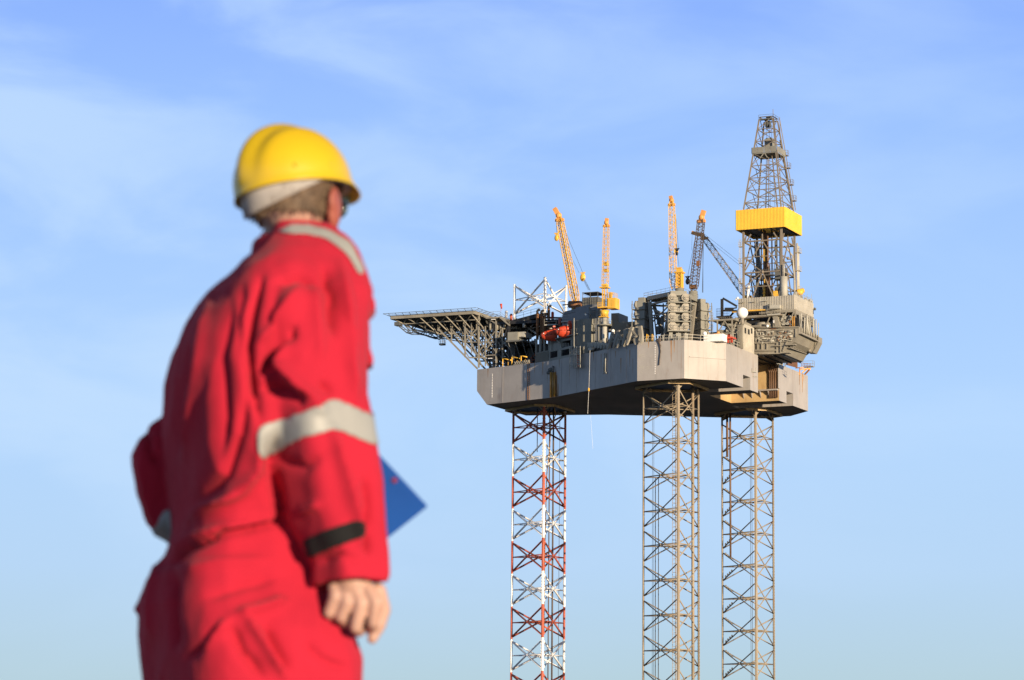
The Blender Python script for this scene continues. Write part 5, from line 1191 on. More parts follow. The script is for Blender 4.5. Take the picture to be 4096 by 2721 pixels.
# ================================================================== STERN
def stern():
    t = thing('stern_platform', 'rusty orange platform frame hung on the far stern corner', 'platform', (12, 22, DK-1)); s = 12.1
    def S(x, y, du=0): p = zu(4, x, y, s+du); return p
    m = MB(); a, b = S(1205, 1475, .3), S(1365, 1480, 1.6); m.bar(S(1190, 1470, .2), S(1330, 1455, 1.2), 1.3, .2); m.bar(S(1215, 1490, .1), S(1365, 1480, 1.6), .3); m.bar(S(1250, 1540, .1), S(1330, 1470, 1.2), .3); m.bar(S(1290, 1560, .1), S(1355, 1490, 1.6), .25); m.bar(S(1215, 1480, .1), S(1215, 1567, .1), .2); part('frame', m, M['orange'], t)
    m = MB(); rail(m, [S(1240, 1460, .6), S(1370, 1470, 1.7)], .9, 6, .05); rail(m, [S(1030, 1430), S(1180, 1470)], 1.2, 12, .1, 1); part('rail', m, M['rust'], t)
    t = thing('stern_ledge', 'pale stiffened ledge with brackets at the foot of the stern slot', 'ledge', (6, 6.3, 1)); m = MB(); yv = 6.35
    a, b = zv(6, 1255, 640, yv), zv(6, 1810, 640, yv); m.box(a.x, 12.0, yv-.9, yv, a.z-.3, a.z)
    for x in (1400, 1497, 1600, 1697): p = zv(6, x, 660, yv); m.slab([(p.x, yv-.85, a.z-.3), (p.x, yv, a.z-.3), (p.x, yv, a.z-1.6)], (.14, 0, 0))
    part('shelf', m, M['hull'], t)
    t = thing('slot_pipes', 'row of dark vertical pipes on the stern slot wall', 'pipes', (10, 6, 4)); m = MB()
    for i in range(5): p = zv(6, 1708+i*22, 400, yv-.3); m.poly([Vector((p.x-.3, yv-.35, DK)), Vector((p.x-.2, yv-.35, DK-1.2)), Vector((p.x, yv-.3, DK-1.8)), Vector((p.x, yv-.3, .6))], .16, 8)
    part('pipe', m, M['pipe'], t); m = MB(); p, q = zv(6, 1805, 600, yv-.6), zv(6, 1880, 345, yv-.6); m.box(p.x, 12.2, yv-.6, yv+.5, p.z, q.z); part('column', m, M['hull'], t)
    m = MB(); a, b = zv(6, 1590, 330, yv-.2), zv(6, 1700, 230, yv-.2); m.box(a.x-2, 11.8, yv-1.2, yv-.05, a.z, DK); part('dark_web', m, M['legdk'], t)
    t = thing('stern_bracket', 'small bollard bracket on the near stern wall', 'bracket', zu(6, 1500, 405, 12.2)); m = MB(); p, q = zu(6, 1500, 405, 12.2), zu(6, 1545, 408, 12.2); m.bar(p, q, .5, .18); m.bar(zu(6, 1503, 360, 12.25), zu(6, 1503, 415, 12.25), .12); m.bar(zu(6, 1510, 462, 12.2), zu(6, 1560, 460, 12.2), .4, .14); m.bar(q, q+Vector((0, 0, .9)), .15); part('arm', m, M['lgrey'], t)
    m = MB()
    for x, y0, y1, w_ in ((2060, 440, 560, .25), (2095, 430, 650, .3), (2110, 450, 520, .2)):
        p, q = zu(6, x, y0, 12.105), zu(6, x, y1, 12.105); m.slab([(12.105, p.y-w_, p.z), (12.105, p.y+w_, p.z), (12.105, q.y+w_*.3, q.z), (12.105, q.y-w_*.3, q.z)], (.004, 0, 0))
    part('rust_run', m, M['rust_run'], HULL)
stern()
# ================================================================== PERSON
PY = 5.6; MPX = PY/FPX*1.73559                          # metres per picture unit at the person
def pxy(p):
    y = p.y; z = p.z-CAMZ; c, s = cos(PHI), sin(PHI); yc = y*c+z*s; zc = -y*s+z*c
    return (PCX+FPX*p.x/yc)/1.73559, (PCY-FPX*zc/yc)/1.73559
def axes(yaw): y = radians(yaw); return Vector((cos(y), -sin(y), 0)), Vector((sin(y), cos(y), 0))   # right, facing
def sring(c, hw, yaw, ratio=.62, ex=2.7, n=40, slope=0., d=None, up=None):
    # superellipse ring round c; hw = half width seen in the picture (m)
    R_, F_ = axes(yaw); pts = []
    for j in range(n):
        t = 2*pi*j/n; x = abs(cos(t))**(2/ex)*(1 if cos(t) > 0 else -1); y = abs(sin(t))**(2/ex)*(1 if sin(t) > 0 else -1)
        pts.append(R_*x+F_*y*ratio)
    k = hw/max(abs(p.x) for p in pts); pts = [p*k for p in pts]
    if d is not None:
        q = Vector((0, 0, 1)).rotation_difference(Vector(d).normalized()); pts = [q@p for p in pts]
    return [c+p+Vector((0, 0, slope*p.x)) for p in pts]
def limb(mb, spec, yaw, ratio, ex, n=32):
    P = [at(x, y, PY+dy) for x, y, h, dy in spec]; rings = []
    for i, (x, y, h, dy) in enumerate(spec):
        d = (P[max(0, i-1)]-P[min(len(P)-1, i+1)]); d = d if d.z > 0 else -d
        if d.length < 1e-5: d = Vector((0, 0, 1))
        rings.append(sring(P[i], h*MPX, yaw, ratio, ex, n, d=d if abs(d.normalized().z) > .25 else None))
    mb.loft(rings)
def capsule(mb, pts, n=14):
    for (a, ra), (b, rb) in zip(pts, pts[1:]): mb.tube(a, b, ra, rb, n); 
    for a, ra in pts: mb.ball(a, ra, nu=n, nv=8)
def remesh(mb, vox, smooth=3):
    me = mb.mesh('tmp', []); o = bpy.data.objects.new('tmp', me); COL.objects.link(o)
    r = o.modifiers.new('r', 'REMESH'); r.mode = 'VOXEL'; r.voxel_size = vox; r.use_smooth_shade = True
    s = o.modifiers.new('s', 'SMOOTH'); s.iterations = smooth; s.factor = .5
    dg = bpy.context.evaluated_depsgraph_get(); dg.update(); ev = o.evaluated_get(dg)
    nm = bpy.data.meshes.new_from_object(ev); bpy.data.objects.remove(o); bpy.data.meshes.remove(me); return nm
def seg_d(p, a, b):
    vx, vy = b[0]-a[0], b[1]-a[1]; t = max(0, min(1, ((p[0]-a[0])*vx+(p[1]-a[1])*vy)/(vx*vx+vy*vy+1e-9)))
    return math.hypot(p[0]-a[0]-t*vx, p[1]-a[1]-t*vy), t
def inpoly(p, poly):
    x, y = p; r = False; j = len(poly)-1
    for i in range(len(poly)):
        (xi, yi), (xj, yj) = poly[i], poly[j]
        if (yi > y) != (yj > y) and x < (xj-xi)*(y-yi)/(yj-yi)+xi: r = not r
        j = i
    return r
def fold(me, folds, seedoff=0, amp=.004):
    n = len(me.vertices); nr = [Vector(v.normal) for v in me.vertices]
    for i, v in enumerate(me.vertices):
        p = pxy(v.co); dsp = 0
        q = v.co*9; dsp += amp*(1-3.2*abs(noise.noise(Vector((q.x, q.y, q.z*.55+seedoff)))))*1.0
        q = v.co*24; dsp += amp*.75*(.4-abs(noise.noise(Vector((q.x, q.y, q.z*.6)))))
        if nr[i].y < .35:
            for poly, w, a in folds:
                if p[0] < min(k[0] for k in poly)-3*w or p[0] > max(k[0] for k in poly)+3*w or p[1] < min(k[1] for k in poly)-3*w or p[1] > max(k[1] for k in poly)+3*w: continue
                m = len(poly)-1; best = 1e9; bt = 0
                for s in range(m):
                    d, t = seg_d(p, poly[s], poly[s+1])
                    if d < best: best = d; bt = (s+t)/m
                if best < 3*w: dsp += a*math.exp(-(best/w)**1.25)*min(1, .25+4*min(bt, 1-bt))
        v.co += nr[i]*dsp
    me.update()
def pthing(name, label, cat, base):
    o = bpy.data.objects.new(name, None); COL.objects.link(o); o.empty_display_size = .2; o.location = base; BASE[o.name] = Vector(base); return meta(o, label, cat)
def ppart(name, me, mats, parent, label=None, smooth=True):
    b = BASE[parent.name]
    for v in me.vertices: v.co -= b
    me.materials.clear()
    for m in (mats if isinstance(mats, (list, tuple)) else [mats]): me.materials.append(m)
    me.polygons.foreach_set('use_smooth', [smooth]*len(me.polygons)); me.name = name
    o = bpy.data.objects.new(name, me); COL.objects.link(o); o.parent = parent; BASE[o.name] = b
    if label: o['label'] = label
    return o
def carve(me, pred, off, name):
    # a patch of cloth lying on another one: copies the faces that pass the test, lifts them and gives them a rim
    vs, fs, mp = [], [], {}
    for p in me.polygons:
        if pred(p.center, p.normal, pxy(p.center)):
            f = []
            for i in p.vertices:
                if i not in mp: mp[i] = len(vs); vs.append(me.vertices[i].co+me.vertices[i].normal*off)
                f.append(mp[i])
            fs.append(f)
    m = bpy.data.meshes.new(name); m.from_pydata(vs, [], fs); bm = bmesh.new(); bm.from_mesh(m)
    seen = set(); isl = []
    for f0 in bm.faces:
        if f0 in seen: continue
        st = [f0]; seen.add(f0); g_ = []
        while st:
            f = st.pop(); g_.append(f)
            for e in f.edges:
                for f2 in e.link_faces:
                    if f2 not in seen: seen.add(f2); st.append(f2)
        isl.append(g_)
    if isl:
        big = max(len(g_) for g_ in isl)
        bmesh.ops.delete(bm, geom=[f for g_ in isl if len(g_) < big for f in g_], context='FACES')
    for it in range(4):
        new = {}
        for v in bm.verts:
            nb = [e.other_vert(v).co for e in v.link_edges if e.is_boundary]
            if len(nb) == 2: new[v] = v.co*.4+(nb[0]+nb[1])*.3
        for v, c in new.items(): v.co = c
    r = bmesh.ops.extrude_face_region(bm, geom=bm.faces[:])
    for g in r['geom']:
        if isinstance(g, bmesh.types.BMVert): g.co -= g.normal*.002
    bmesh.ops.recalc_face_normals(bm, faces=bm.faces); bm.to_mesh(m); bm.free(); m.update(); return m
def fabric(name, col, rough=.9, sheen=.05):
    m = bpy.data.materials.new(name); m.use_nodes = True; t = m.node_tree; b = t.nodes['Principled BSDF']; b.inputs['Roughness'].default_value = rough; b.inputs['Specular IOR Level'].default_value = .15
    b.inputs['Sheen Weight'].default_value = sheen; b.inputs['Sheen Roughness'].default_value = .5
    tc = t.nodes.new('ShaderNodeTexCoord'); n = t.nodes.new('ShaderNodeTexNoise'); n.inputs['Scale'].default_value = 7; n.inputs['Detail'].default_value = 6; t.links.new(tc.outputs['Object'], n.inputs['Vector'])
    x = t.nodes.new('ShaderNodeMix'); x.data_type = 'RGBA'; t.links.new(n.outputs['Fac'], x.inputs[0]); x.inputs[6].default_value = (*[c*.82 for c in col], 1); x.inputs[7].default_value = (*[min(1, c*1.12) for c in col], 1); t.links.new(x.outputs[2], b.inputs['Base Color'])
    w = t.nodes.new('ShaderNodeTexNoise'); w.inputs['Scale'].default_value = 450; t.links.new(tc.outputs['Object'], w.inputs['Vector']); bp = t.nodes.new('ShaderNodeBump'); bp.inputs['Strength'].default_value = .25; bp.inputs['Distance'].default_value = .001; t.links.new(w.outputs['Fac'], bp.inputs['Height']); t.links.new(bp.outputs[0], b.inputs['Normal'])
    return m
def person():
    gz = CAMZ-.56
    red = fabric('coverall_red', (.385, .013, .032)); skin = mat('skin', (.42, .255, .20), .55, rust=.25, var=.12, rscale=14, rustcol=(.33, .13, .09)); hairm = mat('hair', (.125, .08, .047), .7, var=.4, rscale=30)
    skin.node_tree.nodes['Principled BSDF'].inputs['Subsurface Weight'].default_value = .15; skin.node_tree.nodes['Principled BSDF'].inputs['Subsurface Radius'].default_value = (.01, .004, .002)
    refl = mat('reflective_tape', (.27, .275, .265), .5, var=.06, rscale=5); black = fabric('strap_black', (.012, .012, .013)); hat = mat('hat_yellow', (.56, .385, .012), .36, var=.05, spec=.5, rscale=6); boot = mat('boot_leather', (.03, .025, .02), .5)
    t = pthing('person', 'person in red coverall and yellow hard hat seen from behind, looking towards the rig', 'person', (at(620, 1500, PY).x, PY, gz))
    Y0 = .04
    # --- coverall: torso, sleeves, trousers grown into one cloth
    mb = MB()
    def body(spec, yaw, ratio, ex):
        rr = []
        for a, b, y, s, dy in spec:
            a_, b_ = a, b
            for it in range(4):                          # settle the ring so that its outline has the wanted width
                r = sring(at((a_+b_)/2, y, PY+Y0+dy), (b_-a_)/2*MPX, yaw, ratio, ex, 48, s); xs = [pxy(p)[0] for p in r]
                a_ += a-min(xs); b_ += b-max(xs)
            rr.append(r)
        mb.loft(rr)
    body([(602, 762, 528, 0, 0), (594, 778, 548, .1, 0), (574, 800, 570, .1, 0), (543, 826, 602, .05, 0), (495, 842, 645, 0, 0), (455, 857, 692, 0, 0), (423, 851, 742, 0, 0), (398, 849, 805, 0, 0), (381, 847, 872, 0, 0), (376, 847, 950, 0, 0), (381, 838, 1040, .05, 0), (389, 800, 1115, .15, 0), (396, 772, 1180, .2, 0), (376, 746, 1238, .3, 0), (366, 736, 1254, .32, 0), (400, 710, 1244, .32, 0)], 66, .62, 4.2)
    body([(400, 710, 1205, .3, 0), (362, 732, 1250, .28, 0), (354, 738, 1280, .2, 0), (342, 744, 1312, .08, 0), (321, 774, 1392, 0, 0), (320, 812, 1460, 0, 0), (325, 832, 1520, 0, 0), (332, 835, 1580, 0, 0), (348, 826, 1640, 0, 0), (380, 800, 1680, 0, 0)], 64, .66, 3.8)
    limb(mb, [(480, 1590, 140, .1), (470, 1750, 128, .1), (462, 1990, 100, .12), (455, 2200, 92, .13), (452, 2375, 88, .13)], 60, .9, 2.3)
    limb(mb, [(690, 1590, 142, -.04), (698, 1750, 130, -.06), (704, 1990, 104, -.06), (696, 2200, 94, -.04), (690, 2385, 90, -.04)], 60, .9, 2.3)
    arm = [(648, 610, 66, -.06), (668, 668, 100, -.10), (684, 740, 113, -.13), (695, 820, 119, -.145), (714, 900, 127, -.15), (731, 980, 127, -.15), (745, 1060, 124, -.15), (766, 1150, 117, -.15), (792, 1235, 99, -.15), (806, 1290, 87, -.15), (808, 1342, 85, -.15), (808, 1345, 76, -.15), (806, 1318, 70, -.15), (803, 1285, 50, -.15)]
    limb(mb, arm, 48, .95, 4.6, 48)
    capsule(mb, [(at(x, y, PY+dy), h*MPX) for x, y, h, dy in ((560, 700, 62, .14), (490, 860, 60, .22), (420, 985, 46, .24), (366, 1020, 44, .23), (352, 1050, 44, .22))], 20)
    limb(mb, [(362, 1005, 40, .2), (360, 1045, 58, .2), (370, 1120, 58, .2), (388, 1185, 54, .2), (420, 1222, 46, .24)], 60, .95, 2.4)
    limb(mb, [(375, 1195, 46, .24), (450, 1225, 44, .30), (560, 1225, 42, .36), (660, 1200, 40, .38)], 60, 1, 2.2)
    me = remesh(mb, .0062, 2)
    F = [  # crease / ridge lines in picture units: (polyline, width, amplitude)
        ([(600, 640), (582, 720), (572, 800), (582, 880), (598, 965)], 11, -.022), ([(560, 650), (545, 730), (548, 820)], 18, -.006),
        ([(590, 795), (640, 745), (690, 660)], 14, .009), ([(600, 860), (650, 800), (680, 745)], 19, -.016), ([(665, 770), (650, 830), (690, 890), (742, 948)], 13, .016), ([(600, 890), (660, 900), (700, 935)], 15, -.010),
        ([(745, 620), (764, 680), (768, 770)], 10, -.014), ([(720, 640), (725, 740), (738, 840)], 16, .007), ([(786, 610), (800, 720), (806, 850), (815, 920)], 16, .010), ([(640, 650), (690, 640), (735, 660)], 12, -.010),
        ([(690, 905), (725, 930)], 8, -.009), ([(740, 880), (766, 905)], 8, -.009), ([(760, 985), (785, 1080), (812, 1180), (832, 1250)], 12, .013), ([(640, 1060), (700, 1080), (745, 1050)], 14, -.006), ([(690, 1180), (740, 1160)], 12, .006),
        ([(838, 1100), (850, 1160), (846, 1220)], 10, -.009), ([(845, 1230), (850, 1275)], 7, -.012), ([(730, 1300), (780, 1280), (830, 1295)], 10, -.005),
        ([(492, 680), (472, 800), (446, 950), (428, 1060)], 13, .009), ([(530, 690), (508, 820), (515, 960), (505, 1050)], 17, -.010), ([(570, 900), (556, 1000), (520, 1100), (450, 1160)], 16, -.011), ([(600, 1000), (590, 1080), (520, 1150), (430, 1210)], 12, .010), ([(440, 800), (415, 920), (410, 1050)], 14, -.006),
        ([(640, 1000), (625, 1080), (640, 1160), (650, 1215)], 12, -.014), ([(600, 1060), (560, 1130), (470, 1190)], 12, .009), ([(395, 1300), (440, 1262), (520, 1230), (640, 1204)], 7, -.018), ([(392, 1282), (440, 1246), (520, 1214), (636, 1190)], 10, .008),
        ([(402, 1320), (398, 1400), (404, 1490)], 10, -.016), ([(372, 1300), (352, 1380), (350, 1480)], 12, .008), ([(420, 1320), (500, 1300), (620, 1290)], 18, .006), ([(640, 1330), (560, 1350), (470, 1380)], 16, -.006),
        ([(540, 1420), (600, 1405), (660, 1385)], 12, .012), ([(530, 1440), (560, 1500), (610, 1560)], 13, -.012), ([(560, 1415), (610, 1490), (660, 1560)], 10, .012), ([(610, 1440), (640, 1500), (660, 1545)], 10, -.010), ([(470, 1500), (500, 1460), (530, 1430)], 12, .009), ([(430, 1520), (480, 1480), (500, 1440)], 12, -.008), ([(700, 1480), (740, 1520), (800, 1545)], 12, -.006),
        ([(335, 985), (345, 1040), (372, 1070)], 12, -.008), ([(325, 1060), (340, 1140), (362, 1210)], 10, .006)]
    F = [(a, b*.78, c*2.3) for a, b, c in F]; fold(me, F, 3.1, .0034)
    # reflective tape on the sleeve, strap on the cuff, tape over the collar: patches of the finished cloth
    A0, A1 = at(725, 945, PY-.15), at(742, 1045, PY-.15); band = [(590, 990), (612, 978), (690, 955), (764, 921), (800, 930), (870, 966), (870, 1030), (800, 1000), (772, 989), (690, 1012), (622, 1052), (600, 1060)]
    front = lambda c: c.y < PY+.06
    tape = carve(me, lambda c, n, p: front(c) and ((n.y < .1 and inpoly(p, band)) or (n.y >= .1 and p[0] > 590 and 950 < p[1] < 1015)), .0035, 'tape')
    strap_p = [(700, 1246), (758, 1218), (822, 1198), (858, 1208), (856, 1242), (824, 1242), (772, 1259), (712, 1286)]
    strap = carve(me, lambda c, n, p: c.y < PY-.03 and n.y < .1 and inpoly(p, strap_p), .0045, 'strap')
    col_p = [(640, 536), (668, 520), (705, 519), (760, 533), (806, 560), (838, 622), (834, 638), (825, 632), (796, 583), (753, 552), (704, 540), (668, 541)]
    cot = carve(me, lambda c, n, p: inpoly(p, col_p) and n.y < .35, .004, 'cot')
    ltape = carve(me, lambda c, n, p: c.y > PY+.1 and inpoly(p, [(352, 1222), (378, 1180), (430, 1168), (430, 1250), (372, 1254)]), .0035, 'lt')
    flap = carve(me, lambda c, n, p: n.y < .2 and inpoly(p, [(700, 1350), (700, 1352), (701, 1351)]), .004, 'fl') if False else None
    cv = ppart('coverall', me, red, t)
    for m_, nm, mt, lb in ((tape, 'reflective_band', refl, 'grey reflective band round the near sleeve'), (ltape, 'reflective_band', refl, 'grey reflective band on the far sleeve'), (cot, 'collar_tape', refl, None), (strap, 'cuff_strap', black, None)):
        if len(m_.polygons): ppart(nm, m_, mt, cv, lb)
    # stand-up collar
    mb = MB(); c = at(680, 556, PY+.035)
    def cr(z, k, th): return [c+Vector((p.x, p.y, z+.020*p.x/.1)) for p in sring(Vector(), .088*k, 40, .9, 2.2, 40)]
    mb.loft([cr(-.035, 1.08, 0), cr(.012, 1.0, 0), cr(.016, .96, 0), cr(-.03, .95, 0)], caps=False); ppart('collar', mb.mesh('collar', []), red, cv)
    # chest pocket flap seen in profile, hip pocket corner
    mb = MB(); 
    q = [at(x, y, PY+.04) for x, y in ((800, 640), (838, 650), (864, 690), (866, 706), (852, 724), (800, 712))]; mb.slab(q, (-.01, .10, 0)); q = [at(x, y, PY+.06) for x, y in ((810, 730), (852, 740), (853, 800), (861, 826), (860, 840), (846, 842), (810, 838))]; mb.slab(q, (-.01, .08, 0)); pm = remesh(mb, .004, 4); ppart('chest_pocket', pm, red, cv)
    mb = MB(); q = [at(x, y, PY+.13) for x, y in ((306, 1404), (316, 1386), (352, 1300), (380, 1300), (360, 1400), (318, 1424))]; mb.slab(q, (.01, -.02, 0)); pm = remesh(mb, .004, 3); ppart('pocket_flap', pm, red, cv)
    # --- body: head, neck, torso core, arms and hands in one skin
    mb = MB(); hR, hF = axes(18); hc = at(686, 452, PY+.03); M3 = Matrix((hR, hF, Vector((0, 0, 1)))).transposed()
    def H(x, y, z): return hc+M3@Vector((x, y, z))
    mb.ball(H(0, -.005, .005), .1, (.80, 1.0, 1.12), 20, 14, M3); mb.ball(H(0, .035, -.065), .1, (.66, .68, .72), 18, 12, M3); mb.ball(H(0, .07, -.115), .035, (1, .8, .8), 12, 8, M3)
    capsule(mb, [(H(0, -.015, -.05), .062), (at(672, 560, PY+.05), .058), (at(665, 660, PY+.06), .075)])
    mb.ball(H(0, .112, -.045), .017, (.8, 1.1, 1.3), 10, 8, M3); mb.tube(H(0, .098, -.005), H(0, .118, -.045), .009, .014); mb.ball(H(0, .092, -.085), .02, (1.3, .5, .45), 10, 8, M3)
    for s in (-1, 1):
        mb.ball(H(s*.035, .088, 0), .014, nu=10, nv=8)
        if s == 1: mb.ball(H(.088, -.012, -.032), .042, (.30, .62, 1.05), 14, 10, M3); mb.ball(H(.093, -.024, -.02), .025, (.3, .8, 1.1), 12, 8, M3); mb.ball(H(.079, 0, -.058), .013, (.5, .8, 1), 10, 8, M3)
        else: mb.ball(H(-.079, -.002, -.028), .036, (.32, .62, 1.05), 14, 10, M3)
    V = lambda x, y, dy: at(x, y, PY+dy)
    capsule(mb, [(V(655, 690, .05), .08), (V(620, 900, .05), .11), (V(580, 1250, .06), .11), (V(580, 1500, .06), .12)])
    for x, dy in ((470, .1), (695, -.05)): capsule(mb, [(V(580, 1480, .05), .1), (V(x, 1750, dy), .075), (V(x, 2050, dy), .055), (V(x, 2380, dy), .045)])
    capsule(mb, [(V(655, 660, 0), .06), (V(690, 760, -.12), .055), (V(735, 1010, -.15), .045), (V(800, 1300, -.15), .032)])
    capsule(mb, [(V(585, 720, .1), .05), (V(500, 860, .2), .042), (V(425, 985, .23), .026), (V(362, 1048, .22), .024), (V(378, 1180, .22), .024), (V(470, 1225, .31), .028), (V(660, 1200, .38), .03)])
    # right hand: palm, four bent fingers, thumb
    D = -.15
    capsule(mb, [(V(802, 1310, D), .032), (V(812, 1345, D-.004), .034)])
    for (kx, ky, px_, py_, qx, qy, tx, ty, r) in ((772, 1376, 758, 1412, 768, 1424, 790, 1402, .0112), (800, 1388, 786, 1422, 796, 1436, 815, 1414, .0122), (832, 1392, 820, 1446, 828, 1456, 842, 1430, .0125), (866, 1388, 860, 1436, 858, 1452, 858, 1434, .0122)):
        a, b = V(806+(kx-820)*.75, 1348, D-.012), V(kx, ky, D-.022)
        capsule(mb, [(a, r*1.15), (b, r*1.12), (V(px_, py_, D-.012), r), (V(qx, qy, D+.016), r*.9), (V(tx, ty, D+.034), r*.8)], 12)
    mb.ball(V(820, 1372, D+.006), .034, (1.25, .6, 1.0), 14, 10)
    capsule(mb, [(V(872, 1362, D+.012), .016), (V(884, 1405, D+.022), .0145), (V(874, 1442, D+.018), .013), (V(858, 1472, D+.012), .0105)], 12)
    # left hand holding the clipboard edge
    L = .40
    capsule(mb, [(V(655, 1200, .385), .03), (V(705, 1190, L), .034)])
    for i in range(4): capsule(mb, [(V(715, 1165+i*18, L), .012), (V(760, 1160+i*20, L+.015), .011), (V(795, 1162+i*20, L+.012), .009)], 10)
    capsule(mb, [(V(705, 1165, L-.02), .013), (V(750, 1140, L-.03), .011), (V(775, 1135, L-.028), .009)], 10)
    bm_ = remesh(mb, .0033, 1); ec = H(.088, -.014, -.032)
    ears = [i for i, p in enumerate(bm_.polygons) if (p.center-ec).length < .05 and (p.center-hc).dot(hR) > .077]
    body_o = ppart('body', bm_, [skin, mat('shaded_ear_skin', (.27, .075, .05), .5, var=.1, rscale=30)], t)  # ears redder by nature; their shade is painted in as a darker tone
    for i in ears: body_o.data.polygons[i].material_index = 1
    # hair: short, from crown to nape, leaving the ear and face free
    mb = MB(); n1, n2 = 30, 18; vs = []; rng = random.Random(2)
    for j in range(n2):
        th = .35+1.50*j/(n2-1)
        for i in range(n1):
            ph = pi*1.03+(pi*.94)*i/(n1-1); r = 1.03+.03*noise.noise(Vector((i*.7, j*.9, 1)))
            d = Vector((sin(th)*cos(ph)*.080, sin(th)*sin(ph)*.1-.005, cos(th)*.112+.003-.03*max(0, th-1.2)))*r
            vs.append(H(*d))
    mb.add(vs, [(j*n1+i, j*n1+i+1, (j+1)*n1+i+1, (j+1)*n1+i) for j in range(n2-1) for i in range(n1-1)], True)
    rng = random.Random(12)
    for k in range(500):
        i, j = rng.randrange(n1), rng.randrange(12, n2); p = vs[j*n1+i]+Vector((rng.uniform(-.006, .006), rng.uniform(-.006, .006), rng.uniform(-.006, .006))); o = (p-H(0, 0, 0)).normalized()
        q = p+o*.002+Vector((rng.uniform(-.006, .006), 0, -.008)); w = Vector((.0022, 0, 0)); mb.add([p-w, p+w, q], [(0, 1, 2)])
    ppart('hair', mb.mesh('hair', []), hairm, t)
    # hard hat
    hb = at(680, 436, PY+.03); gR, gF = axes(48); tilt = Matrix.Rotation(radians(-15), 3, 'Y') @ Matrix.Rotation(radians(-5), 3, gR); G = tilt @ Matrix((gR, gF, Vector((0, 0, 1)))).transposed()
    def hatp(th, ph, k=1.0):
        x, y, z = sin(th)*cos(ph), sin(th)*sin(ph), cos(th)
        b = 1+.085*math.exp(-(x/.17)**2)*max(0, z)**.5-.03*math.exp(-((abs(x)-.34)/.1)**2)*max(0, z)**.5+.02*(math.exp(-((abs(x)-.56)/.13)**2))*max(0, z)**.7
        return Vector((x*.110*b, y*.127*b-.004, .004+z*.127*b))*k
    mb = MB(); nn, mm = 96, 28; outr = []
    for j in range(mm+1):
        th = .02+(pi/2-.02)*j/mm; outr.append([hb+G@hatp(th, 2*pi*i/nn) for i in range(nn)])
    def rim(k, dz, vis):
        r = []
        for i in range(nn):
            ph = 2*pi*i/nn; f = max(0, sin(ph))**4; r.append(hb+G@(Vector((cos(ph)*.110*k, sin(ph)*.127*k-.004+f*vis, dz-.022*f*(vis/.05)))))
        return r
    outr += [rim(1.006, -.006, .012), rim(1.02, -.012, .020), rim(1.024, -.016, .022), rim(1.006, -.015, .018), rim(.985, -.006, .0)]
    for j in range(mm, 3, -3): th = .02+(pi/2-.02)*j/mm; outr.append([hb+G@hatp(th, 2*pi*i/nn, .965) for i in range(nn)])
    mb.loft(outr); hh = ppart('hard_hat', mb.mesh('hat', []), hat, t)
    mb = MB()
    for s in (-1, 1):
        for f in (-.06, .02): mb.ball(hb+G@Vector((s*(.1065 if f > 0 else .0975), f, .016)), .0055, nu=10, nv=8)
    ppart('rivet', mb.mesh('rivet', []), hat, hh)
    mb = MB()                                            # headband, with its grey sweat pad at the nape
    def hbring(k, z, zb): return [hb+G@Vector((cos(a)*.095*k, sin(a)*.112*k, z+(zb if sin(a) < 0 else 0)*abs(sin(a)))) for a in [2*pi*i/48 for i in range(48)]]
    mb.loft([hbring(1.09, .012, 0), hbring(1.06, -.014, -.044), hbring(1.02, -.014, -.044), hbring(1.03, .012, 0)], caps=False); ppart('headband', mb.mesh('hb', []), mat('headband_grey', (.40, .38, .36), .7, var=.2, rscale=20), hh)
    # sunglasses
    mb = MB()
    for s in (-1, 1): mb.bar(H(s*.08, .0, .0), H(s*.072, .095, -.002), .005, .008)
    part('temple', mb, M['black'], t) if False else None
    for s in (-1, 1): mb.ball(H(s*.036, .104, -.01), .03, (1, .35, .8), 12, 8, M3)
    mb.bar(H(-.07, .1, .008), H(.07, .1, .008), .006, .01); ppart('sunglasses', mb.mesh('sg', []), mat('lens', (.02, .035, .03), .12), t)
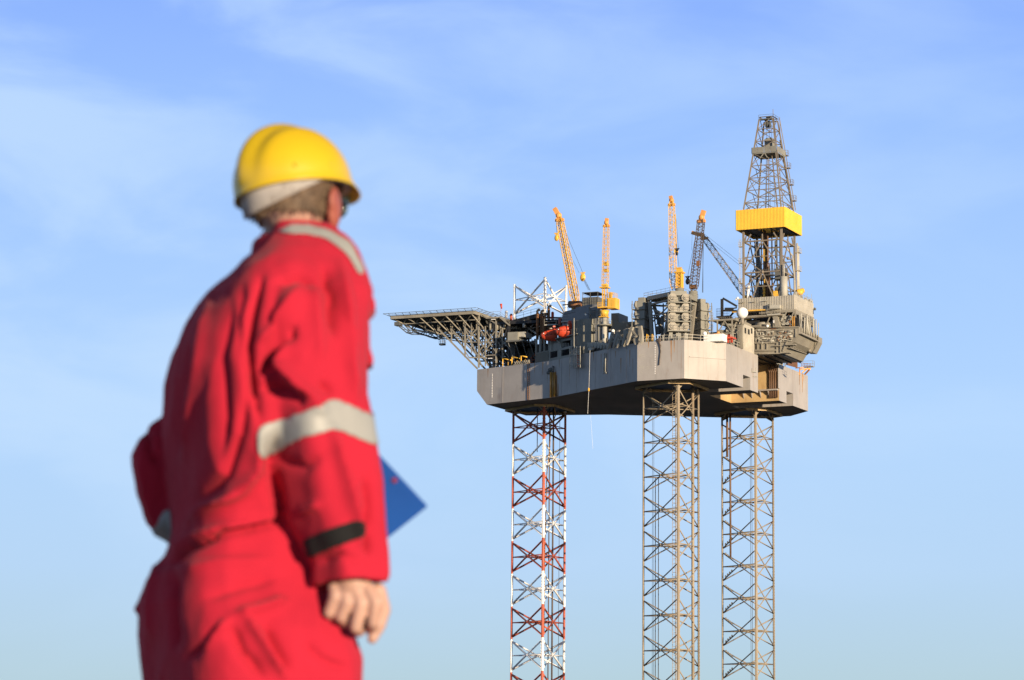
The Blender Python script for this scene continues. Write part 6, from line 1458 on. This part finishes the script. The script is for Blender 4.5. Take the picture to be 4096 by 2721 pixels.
    for x, dy in ((450, .13), (690, -.04)):
        mb = MB(); f = axes(60)[1]; c = at(x, 2385, PY+dy); c.z = gz; mb.loft([[c+Vector((p.x*k, p.y*k, z))+f*o for p in sring(Vector(), .06, 60, 1.9 if z < .09 else 1.2, 2.5, 24)] for z, k, o in ((0, 1, .06), (.03, 1.02, .06), (.075, .9, .055), (.11, .8, .0), (.2, .8, -.01), (.26, .78, -.01))]); ppart('boot', mb.mesh('boot', []), boot, t)
    # --- blue clipboard folder in the far hand
    P0 = at(987, 1167, PY+.30); e1 = at(985+(-.674)*100, 1167-73.9, PY+.30)-P0; e1 = (e1.normalized()+Vector((0, .10, 0))).normalized(); e2 = (at(985-80, 1167+60, PY+.30)-P0).normalized(); e2 = (e2+Vector((0, .3, 0))).normalized()
    w, h = .26, .315; pts = [P0, P0+e1*h, P0+e1*h+e2*w, P0+e2*w]; nrm = e1.cross(e2).normalized(); nrm = nrm if nrm.y < 0 else -nrm
    ct = pthing('clipboard', 'blue plastic clipboard folder poking out beyond the near forearm', 'clipboard', P0)
    mb = MB(); mb.slab(pts, nrm*.006); me2 = mb.mesh('board', []); bm = bmesh.new(); bm.from_mesh(me2); bmesh.ops.bevel(bm, geom=[e for e in bm.edges], offset=.002, segments=2, affect='EDGES'); bm.to_mesh(me2); bm.free(); ppart('board', me2, mat('folder_blue', (.018, .10, .42), .35, var=.08, rscale=6), ct, smooth=False)
    mb = MB(); mb.slab([P0+e1*.02+e2*.012+nrm*-.001, P0+e1*(h-.02)+e2*.012-nrm*.001, P0+e1*(h-.02)+e2*(w-.01)-nrm*.001, P0+e1*.02+e2*(w-.01)-nrm*.001], -nrm*.004); ppart('paper', mb.mesh('paper', []), mat('paper_white', (.8, .8, .78), .8), ct, smooth=False)
    mb = MB(); rv = at(908, 1107, PY+.30); k = (rv-P0).dot(nrm); rv = rv-nrm*(k-.006); mb.tube(rv, rv+nrm*.003, .006, n=12); ppart('rivet', mb.mesh('rv', []), mat('rivet_red', (.25, .05, .12), .4), ct, smooth=False)
person()
